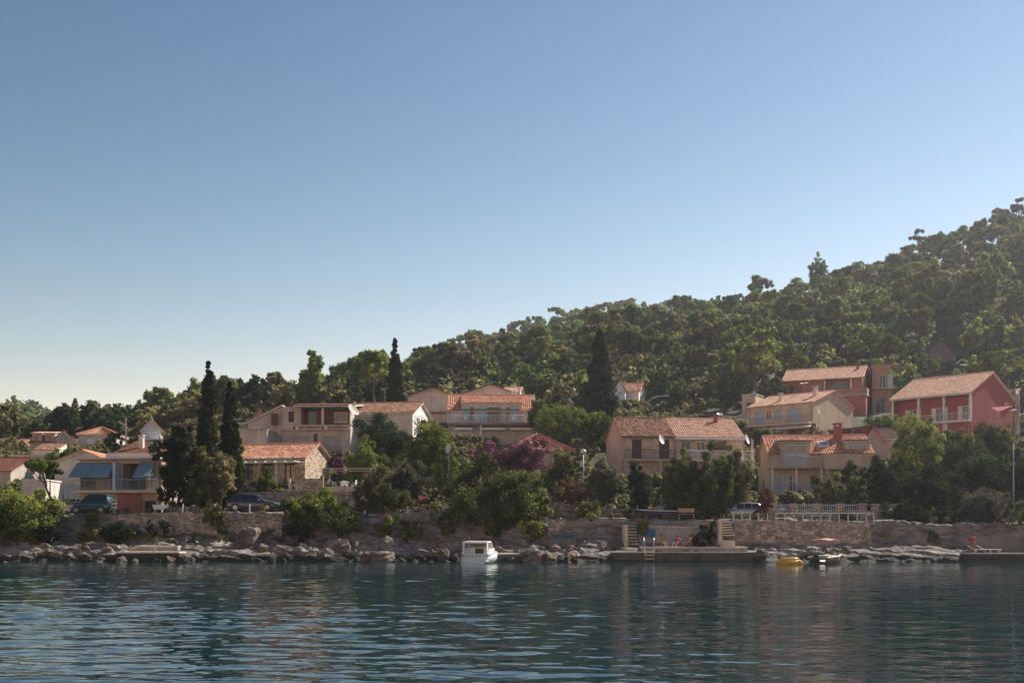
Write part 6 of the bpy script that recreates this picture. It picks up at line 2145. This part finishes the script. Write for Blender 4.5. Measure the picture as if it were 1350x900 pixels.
x, y, _ = P(750, 741, 86.9)
person('bare backed person bending forward, wading at the waterline', (x, y, -.05), 62, pose_bend(), None, DARKM)
SWR = flat('red_fabric', (.45, .05, .045), .8)
x, y, z = P(1282, 728.5, 88.8)
person('person in red top standing at the left end of the dark quay', (x, y, z - .0), 150, pose_stand(), SWR, SWR, scale=.86)
zq2 = Z_(720.5, 90.6)
x, y, z = P(868, 720, 92.2)
person('sunbather with dark shorts sitting on the quay beside the blue towel', (x + .3, y, zq2), 25, pose_sit(), None, DARKM)
x, y, z = P(893, 720, 92.3)
person('sunbather in red top sitting against the pale wall', (x, y, zq2), -30, pose_sit(), SWR, DARKM)
person('sunbather sitting cross the red topped one, at the right against the pale wall', (x + .9, y - .1, zq2), -60, pose_sit(), None, SWR)


def towel(label, px, Y, z, w, d, mat, hang=False):
    x = X_(px, Y)
    mb = MB()
    n = 8
    V = []
    for j in range(5):
        for i in range(n + 1):
            u, v = i / n, j / 4
            if hang: V.append((x + (u - .5) * w + .02 * math.sin(v * 9), Y - .05 - .03 * math.sin(u * 14) * v, z - v * d))
            else: V.append((x + (u - .5) * w, Y + (v - .5) * d, z + .015 + .012 * math.sin(u * 11 + v * 5)))
    F_ = [(j * (n + 1) + i, j * (n + 1) + i + 1, (j + 1) * (n + 1) + i + 1, (j + 1) * (n + 1) + i) for j in range(4) for i in range(n)]
    F2 = []
    off = len(V)
    V2 = [(a, b_ + (.02 if hang else 0), c + (0 if hang else .012)) for a, b_, c in V]
    mb.add(V + V2, F_ + [tuple(i + off for i in f) for f in F_])
    tag(mb.build('towel', mat), label, 'towel')


TB = flat('blue_towel', (.04, .12, .28), .9)
TT = flat('teal_towel', (.02, .10, .13), .9)
towel('bright blue towel hanging on the pale wall behind the sunbathers', 858, 92.95, Z_(698, 92.95), .75, .6, TB, True)
towel('blue mat lying on the front of the bathing quay', 889, 90.0, Z_(727.5, 88.6) + .62, 1.9, .8, TB)
towel('teal towel hanging on the rocks left of the bending person', 744, 91.9, Z_(704, 91.9), 1.6, .35, TT, True)
tag(MB().box(X_(744, 92.0) - .8, X_(744, 92.0) + .9, 91.93, 92.4, -.2, Z_(704, 91.9)).build('stone_bench', CONCD), 'low stone bench under the teal towel', 'bench')
towel('white sheet hanging between the white gable and the awning house', 95, 106, Z_(640, 106), 1.5, 1.25, PBLUE, True)
mb = MB()
for q in (-.85, .85): mb.tube([(X_(95, 106) + q, 106, Z_(640, 106) + .1), (X_(95, 106) + q, 106, gz(X_(95, 106), 106) - .2)], .03, 6)
mb.tube([(X_(95, 106) - .85, 106, Z_(640, 106)), (X_(95, 106) + .85, 106, Z_(640, 106))], .012, 5)
tag(mb.build('clothes_line', METALG), 'clothes line holding the white sheet', 'clothes line')

# ================================================================== SMALL THINGS
# swimming ladder
x, z = X_(856, 88.4), Z_(727.5, 88.6)
ld = thing('swimming_ladder', 'steel swimming ladder on the front of the bathing quay', 'ladder', (x, 88.5, z), 0)
STEEL = flat('steel', (.55, .55, .56), .3, .8)
for q in (-.42, .42):
    MB().tube([(q, .75, .0), (q, .65, .95), (q * .95, .3, 1.15), (q * .9, -.02, .85), (q * .85, -.12, .2), (q * .85, -.14, -1.2)], .028, 8).build('rail', STEEL, ld, True)
for i in range(5): MB().tube([(-.36, -.14, .05 - i * .28), (.36, -.14, .05 - i * .28)], .022, 6).build('rung', STEEL, ld)

# posts and rails
def posts(label, pxs_, Y, py0, hgt, name='post_and_rail_fence', rail=True, mat=RAILW):
    x0 = X_(pxs_[0], Y)
    z = Z_(py0, Y)
    r_ = thing(name, label, 'fence', (x0, Y, z))
    for p in pxs_: MB().box(X_(p, Y) - x0 - .045, X_(p, Y) - x0 + .045, -.045, .045, -.2, hgt).build('post', mat, r_)
    if rail:
        MB().tube([(0, 0, hgt - .03), (X_(pxs_[-1], Y) - x0, 0, hgt - .03)], .03, 6).build('rail', mat, r_)
    return r_


posts('white post and rail fence along the road above the tall stone wall', [1023 + 11.9 * i for i in range(11)], 94.0, 687.5, .74)
posts('row of white roadside posts without rail, above the wall by the silver car', [967, 978, 989, 1000, 1012], 94.0, 687, .72, 'post_row', False)
posts('short piece of white post fence right of the dark doorway', [1143, 1152], 94.0, 688, .74)
for px, lb in ((240, 'thin white leaning post on the wall below the tallest cypress'), (283, 'thin white post behind the grassy shrub on the wall'), (329, 'thin white post in front of the dark blue car')):
    x, y, z = P(px, 675.5, 95.5)
    o = MB().box(-.04, .04, -.04, .04, -.2, .75).build('road_post', WHITEP)
    o.location = (x, y, z)
    o.rotation_euler = (0, R(8 if px == 240 else 1), 0)
    tag(o, lb, 'post')
x0 = X_(222, 95.6)
r_ = thing('wire_fence', 'thin low wire fence on the wall under the dark oak', 'fence', (x0, 95.6, Z_(675, 95.5)))
mb = MB()
for i in range(17): mb.tube([(i * .25, 0, 0), (i * .25, 0, .45)], .012, 4)
for q in (.15, .3, .45): mb.tube([(0, 0, q), (4, 0, q)], .01, 4)
mb.build('wire_mesh', METALG, r_)

def balustrade(label, px0, px1, Y, py0, n):
    x0, x1, z = X_(px0, Y), X_(px1, Y), Z_(py0, Y)
    r_ = thing('balustrade', label, 'balustrade', (x0, Y, z))
    w = (x1 - x0) / n
    for i in range(n + 1):
        MB().box(i * w - .3, i * w + .3, -.16, .2, -1, 1.0).build('pillar', STONEL, r_)
        MB().box(i * w - .36, i * w + .36, -.2, .24, 1.004, 1.09).build('pillar_cap', RAILW, r_)
    for i in range(n):
        mb = MB()
        a, b_ = i * w + .31, (i + 1) * w - .31
        mb.box(a, b_, -.03, .03, .92, 1.0)
        mb.box(a, b_, -.03, .03, .06, .12)
        k = int((b_ - a) / .16)
        for j in range(k): mb.box(a + (j + .5) * (b_ - a) / k - .03, a + (j + .5) * (b_ - a) / k + .03, -.02, .02, .12, .92)
        mb.build('railing_panel', RAILW, r_)
    return r_


balustrade('long white balustrade with stone pillars on the garden wall of the dormer house', 1016, 1138, 101, 679.5, 4)
balustrade('short white balustrade panel right of the dark doorway', 1153, 1182, 101, 680, 1)

# street lamps
def lamp(label, px, top, base, Y, globe=True, rz=0):
    x = X_(px, Y)
    zt = Z_(top, Y)
    zb = min(gz(x, Y), Z_(base, Y))
    r_ = thing('street_lamp', label, 'street lamp', (x, Y, zb), rz)
    h_ = zt - zb
    MB().tube([(0, 0, 0), (0, 0, h_ * .5), (0, 0, h_ - .3)], [.08, .06, .045], 8).build('pole', METALG, r_, True)
    if globe:
        MB().dome((0, 0, h_ - .2), .27, 14, 8, .8).build('lamp_globe', LAMPW, r_, True)
        MB().tube([(0, 0, h_ - .42), (0, 0, h_ - .3)], .1, 8).build('collar', DARKM, r_)
    else:
        MB().tube([(0, 0, h_ - .3), (0, -.25, h_ - .08), (0, -.8, h_)], .035, 6).build('arm', METALG, r_, True)
        MB().loft([[(-.12, -.7, h_ - .08), (.12, -.7, h_ - .08), (.1, -.7, h_ + .06), (-.1, -.7, h_ + .06)], [(-.16, -1.2, h_ - .06), (.16, -1.2, h_ - .06), (.12, -1.2, h_ + .08), (-.12, -1.2, h_ + .08)], [(-.06, -1.4, h_), (.06, -1.4, h_), (.05, -1.4, h_ + .06), (-.05, -1.4, h_ + .06)]]).build('lamp_head', LAMPW, r_)
    return r_


lamp('street lamp with round white globe near the centre beside the orange hip roof', 769, 592, 650, 104)
lamp('slim street lamp with white head at the right edge before the dark trees', 1336, 580, 660, 100, False, R(60))
# chimney-like flue beside the red house
x, y, z = P(1341, 552, 148)
fl = thing('flue_pipe', 'tall dark flue pipe with bright cap right of the red gable', 'flue', (x, y, z - 2))
MB().tube([(0, 0, 0), (0, 0, 5.2)], .32, 12).build('pipe', CONC, fl)
MB().tube([(0, 0, 5.22), (0, 0, 5.75)], .26, 12).build('neck', STEEL, fl)
MB().tube([(0, 0, 5.76), (0, 0, 5.95)], [.42, .3], 12).build('cap', LAMPW, fl)
# red sunshade beside the red house
x, y, z = P(1325, 543, 147)
sh_ = thing('canvas_shelter', 'dark red canvas shade at the foot of the red gable', 'sunshade', (x, y, z))
MB().add([(-1.4, -1, 0), (1.2, -1, .1), (1.2, 1, .9), (-1.4, 1, .7), (-1.4, -1, -.05), (1.2, -1, .05), (1.2, 1, .85), (-1.4, 1, .65)], [(0, 1, 2, 3), (7, 6, 5, 4), (0, 4, 5, 1), (1, 5, 6, 2), (2, 6, 7, 3), (3, 7, 4, 0)]).build('canvas', AWNR, sh_)
for a, b_ in ((-1.35, -.95), (1.15, -.95), (1.15, .95), (-1.35, .95)): MB().tube([(a, b_, .0), (a, b_, -3)], .04, 6).build('post', METALG, sh_)
# red canopy and white cabinet half hidden among the olive trees
x, y, z = P(555, 658, 99.5)
sh_ = thing('red_canopy', 'small red canopy between the olive tree and the dark tree mass', 'canopy', (x, y, z))
MB().loft([[(-.65, -.6, -.12), (.65, -.6, -.12), (.65, -.6, -.04), (-.65, -.6, -.04)], [(-.65, .6, .22), (.65, .6, .22), (.65, .6, .3), (-.65, .6, .3)]]).build('canvas', AWNR, sh_)
for a in (-.6, .6):
    for b_ in (-.55, .55): MB().tube([(a, b_, .0), (a, b_, -1.9)], .03, 6).build('pole', DARKM, sh_)
x, y, z = P(588, 676, 97.4)
cbn = thing('electric_cabinet', 'white electric cabinet under the dark trees above the pale rocks', 'cabinet', (x, y, gz(x, y)))
MB().box(-.38, .38, -.2, .2, 0, 1.0).build('box', CONC, cbn)
MB().box(-.33, .33, -.215, -.203, .1, .9).build('door', GREYP, cbn)
MB().box(-.43, .43, -.26, .24, 1.004, 1.05).build('lid', GREYP, cbn)
# white planter on the wall by the pink house
x, y, z = P(212, 680, 96.4)
pl = thing('planter', 'long white planter standing on the road edge before the pink wall', 'planter', (x, y, gz(x, y)))
MB().loft([[(-.55, -.2, .35), (.55, -.2, .35), (.55, .2, .35), (-.55, .2, .35)], [(-.65, -.25, .75), (.65, -.25, .75), (.65, .25, .75), (-.65, .25, .75)]]).build('trough', PLASTIC, pl)
for a in (-.45, .45): MB().box(a - .05, a + .05, -.15, .15, 0, .35).build('foot', METALG, pl)
# white kayak lying on the shore rocks
x, y, z = P(724, 706, 92.6)
# sun loungers on the right quay
def lounger(label, px, py, Y, rz, group=None):
    x, y, z = P(px, py, Y)
    r_ = thing('sun_lounger', label, 'sun lounger', (x, y, z), R(rz), group)
    mb = MB().box(-.3, .3, -.9, .4, .28, .34)
    mb.build('seat', PLASTIC, r_)
    MB().add([(-.3, .4, .3), (.3, .4, .3), (.3, .9, .62), (-.3, .9, .62), (-.3, .4, .24), (.3, .4, .24), (.3, .92, .57), (-.3, .92, .57)], [(0, 1, 2, 3), (7, 6, 5, 4), (0, 4, 5, 1), (1, 5, 6, 2), (2, 6, 7, 3), (3, 7, 4, 0)]).build('backrest', PLASTIC, r_)
    for a in (-.27, .27):
        for b_ in (-.75, .35): MB().box(a - .03, a + .03, b_ - .03, b_ + .03, 0, .28).build('leg', PLASTIC, r_)
    return r_


lounger('white sun lounger beside the person in red on the dark quay', 1292, 729, 90.0, 80)
lounger('second white sun lounger on the dark quay, farther right', 1304, 729, 90.2, 80)
# outdoor chairs and tables: one of each, then copies
def chair():
    r_ = thing('plastic_chair', 'white plastic chair', 'chair', (0, 0, 0))
    MB().box(-.22, .22, -.22, .22, .42, .45).build('seat', PLASTIC, r_)
    mb = MB()
    for i in range(5): mb.box(-.2 + i * .085, -.14 + i * .085, .2, .23, .46, .86)
    mb.box(-.22, .22, .2, .235, .82, .88)
    mb.build('backrest', PLASTIC, r_)
    for a in (-.2, .2):
        for b_ in (-.19, .2): MB().box(a - .02, a + .02, b_ - .02, b_ + .02, 0, .42).build('leg', PLASTIC, r_)
    for a in (-.24, .24): MB().box(a - .02, a + .02, -.2, .2, .62, .65).build('armrest', PLASTIC, r_)
    return r_
def table():
    r_ = thing('plastic_table', 'white plastic table', 'table', (0, 0, 0))
    MB().tube([(0, 0, .70), (0, 0, .74)], .5, 18).build('table_top', PLASTIC, r_)
    for a in (-.3, .3):
        for b_ in (-.3, .3): MB().box(a - .025, a + .025, b_ - .025, b_ + .025, 0, .70).build('leg', PLASTIC, r_)
    return r_
CH, TA = chair(), table()
def at_house(h, u, v, z):
    c, s_ = math.cos(h.th), math.sin(h.th)
    l = h.root.location
    return (l.x + u * c - v * s_, l.y + u * s_ + v * c, l.z + z)
zc = CEN.zpx(558, 150) + .01
CH.location = at_house(CEN, 4.6, -.8, zc)
CH.rotation_euler.z = R(90)
tag(CH, 'white chair left of the table on the long railed balcony', 'chair', 'white chairs on the railed balcony')
TA.location = at_house(CEN, 5.3, -.85, zc)
TA['label'] = 'white round table on the long railed balcony of the blue shuttered house'
dup(CH, at_house(CEN, 6.05, -.8, zc), R(-90), 'white chair right of the table on the long railed balcony')
dup(CH, at_house(CEN, 3.9, -1.0, zc), R(10), 'white chair standing alone by the second blue shutter of the balcony')
dup(CH, at_house(CEN, 8.5, -1.0, zc), R(-20), 'white chair by the rightmost blue shutter of the balcony')
dup(CH, at_house(CEN, 2.3, -1.0, zc), R(0), 'white chair by the leftmost blue shutter of the balcony')
tx, ty, tz = TER
for i, (a, b_, rz_) in enumerate(((1.0, 1.0, 100), (1.9, 1.6, 20), (2.9, .9, -100), (3.5, 1.5, -60))):
    dup(CH, (tx + a, ty + b_, tz + .05), R(rz_), 'white plastic chair on the cottage terrace, number'.replace(', number', [' at its left end', ' behind the table', ' right of the table', ' at its right end'][i]), 'white chairs on the cottage terrace')
dup(TA, (tx + 1.95, ty + .95, tz + .05), 0, 'white round table on the terrace beside the stone cottage')
dup(TA, at_house(DB2, DB2.W - .6, -.8, DB2.zpx(605, 128) + .01), 0, 'small white table on the right balcony of the double house')

# satellite dishes
dish(465, 541, 133.5, .8, 58, 'large white dish with long arm on the corner of the grey house', 35, .5)
dish(592, 591, 111, .5, -55, 'grey dish on a pole among the bright green trees', 10, .7)
dish(871, 579, 126, .55, 55, 'white dish seen edge-on before the closed brown shutters', 15, .4)
dish(984, 579, 128, .55, 60, 'white dish seen edge-on at the right end of the double house', 15, .4)
dish(712, 553, 150.5, .6, 40, 'grey dish right of the railed balcony', 10, .5)
dish(678, 519, 163, .5, 10, 'small white dish before the bright pale tiles of the annex', 15, .4)
dish(29, 588, 165, .5, 10, 'small white dish on the far red roof at the left', 15, .3)
dish(118, 582, 161, .45, 20, 'small white dish on the wall of the orange hip roofed house', 15, .3)
dish(1078, 541, 148.5, .45, 60, 'small dark dish on the beige gable, seen as grey', 15, .3)
dish(949, 546, 130, .35, 0, 'small white roof ventilator dish above the clean pink tiles', 60, .6)
# poles that carry the free-standing dishes
for px, py, Y, lb in ((592, 593, 111.25, 'steel pole carrying the grey dish among the bright trees'), (712, 556, 150.8, 'steel pole carrying the grey dish beside the balcony')):
    x, y, z = P(px, py, Y)
    tag(MB().tube([(x, y, z + .4), (x, y, gz(x, y) - .2)], .04, 6).build('dish_pole', METALG), lb, 'pole')
# utility poles
for px, top, base, Y, lb in ((166, 551, 590, 165, 'thin grey utility pole left of the bluish gable'), (1306, 470, 500, 206, 'grey pole on the hillside wall above the red house')):
    x = X_(px, Y)
    zt = Z_(top, Y)
    r_ = thing('utility_pole', lb, 'pole', (x, Y, Z_(base, Y)))
    MB().tube([(0, 0, -1), (0, 0, zt - Z_(base, Y))], .12, 8).build('pole', METALG, r_)
    MB().box(-.6, .6, -.05, .05, zt - Z_(base, Y) - .5, zt - Z_(base, Y) - .4).build('crossarm', WOOD, r_)
# mooring bollards on the landing slabs
for i, (px, py, Y) in enumerate(((163, 727, 88.6), (204, 727, 88.6), (210, 719, 91.2))):
    x, y, z = P(px, py, Y)
    x, y, z = X_(px, Y), Y, Z_(727, 88.0) if i < 2 else Z_(719, 90.6)
    r_ = thing('mooring_bollard', ['small bollard at the left end of the lower landing slab', 'small bollard in the middle of the lower landing slab', 'small bollard on the upper landing slab'][i], 'bollard', (x, y, z))
    MB().tube([(0, 0, 0), (0, 0, .22)], [.09, .07], 10).build('stem', METALG, r_)
    MB().tube([(0, 0, .221), (0, 0, .3)], .12, 10).build('head', METALG, r_)
# striped road sign by the pink wall
x, y, z = P(151, 684, 98.6)
r_ = thing('chevron_post', 'small black and white striped marker board left of the pink wall', 'road sign', (x, y, gz(x, y)))
MB().tube([(0, 0, 0), (0, 0, 1.3)], .03, 6).build('pole', METALG, r_)
MB().box(-.16, .16, -.05, -.03, .55, 1.25).build('board', WHITEP, r_)
for i in range(2): MB().add([(-.155, -.055, .62 + i * .33), (.155, -.055, .72 + i * .33), (.155, -.055, .88 + i * .33), (-.155, -.055, .78 + i * .33)], [(0, 1, 2, 3)]).build('stripe', DARKM, r_)
# bench under the tamarisk
x, y, z = P(905, 686, 95.2)
r_ = thing('garden_bench', 'pale wooden bench on the roadside under the tamarisk trees', 'bench', (x, y, gz(x, y)))
MB().box(-.7, .7, -.2, .2, .42, .47).build('seat', WOODL, r_)
MB().box(-.7, .7, .2, .25, .6, .95).build('backrest', WOODL, r_)
for a in (-.6, .6): MB().box(a - .04, a + .04, -.18, .24, 0, .42).build('leg', WOODL, r_)

# ================================================================== CAMERA, LIGHT, AIR
cam = bpy.data.cameras.new('camera')
cam.lens, cam.sensor_width = 40, 36
cam.shift_y = 248 / 1350
cam.clip_end = 6000
co = bpy.data.objects.new('camera', cam)
COL.objects.link(co)
co.location = (0, 0, H0)
co.rotation_euler = (R(90), 0, 0)
scene.camera = co

EL, AZ = 40, 52
sun = bpy.data.lights.new('sun', 'SUN')
sun.energy = 5.0
sun.angle = R(.5)
sun.color = (1.0, .90, .78)
so = bpy.data.objects.new('sun', sun)
COL.objects.link(so)
d = Vector((math.sin(R(AZ)) * math.cos(R(EL)), math.cos(R(AZ)) * math.cos(R(EL)), math.sin(R(EL))))
so.rotation_euler = d.to_track_quat('Z', 'Y').to_euler()
so.location = (60, 60, 120)

w = bpy.data.worlds.new('World')
scene.world = w
w.use_nodes = True
nt = w.node_tree
bg = nt.nodes['Background']
sky = nt.nodes.new('ShaderNodeTexSky')
sky.sky_type = 'NISHITA'
sky.sun_disc = False
sky.sun_elevation = R(EL)
sky.sun_rotation = R(AZ)
sky.altitude = 0
sky.air_density = 1.0
sky.dust_density = 0
sky.ozone_density = 1.0
# the sky's colours, graded channel by channel to the deep teal blue of the day
sp_, cb_ = nt.nodes.new('ShaderNodeSeparateColor'), nt.nodes.new('ShaderNodeCombineColor')
nt.links.new(sky.outputs[0], sp_.inputs[0])
for ch, (g_, k_) in enumerate(((2.1, .258), (1.68, .286), (1.55, .250))):
    pw = nt.nodes.new('ShaderNodeMath')
    pw.operation = 'POWER'
    pw.inputs[1].default_value = g_
    ml = nt.nodes.new('ShaderNodeMath')
    ml.operation = 'MULTIPLY'
    ml.inputs[1].default_value = k_
    nt.links.new(sp_.outputs[ch], pw.inputs[0])
    nt.links.new(pw.outputs[0], ml.inputs[0])
    nt.links.new(ml.outputs[0], cb_.inputs[ch])
nt.links.new(cb_.outputs[0], bg.inputs[0])
bg.inputs['Strength'].default_value = .1

HAZE = True
if HAZE:
    hz = MB().box(-1000, 1000, -1000, 1000, -9, 135)
    m = bpy.data.materials.new('haze')
    m.use_nodes = True
    nt = m.node_tree
    nt.nodes.remove(nt.nodes['Principled BSDF'])
    pv = nt.nodes.new('ShaderNodeVolumePrincipled')
    pv.inputs['Color'].default_value = (.82, .90, 1, 1)
    pv.inputs['Density'].default_value = .00024
    pv.inputs['Anisotropy'].default_value = .6
    nt.links.new(pv.outputs[0], nt.nodes['Material Output'].inputs['Volume'])
    tag(hz.build('haze', m), 'thin bluish summer haze over the bay and hills', 'haze', kind='stuff')

scene.view_settings.view_transform = 'Standard'
scene.view_settings.look = 'None'
scene.view_settings.gamma = 1
scene.view_settings.exposure = .66
scene.render.engine = 'CYCLES'
scene.cycles.max_bounces = 5
scene.cycles.transparent_max_bounces = 4
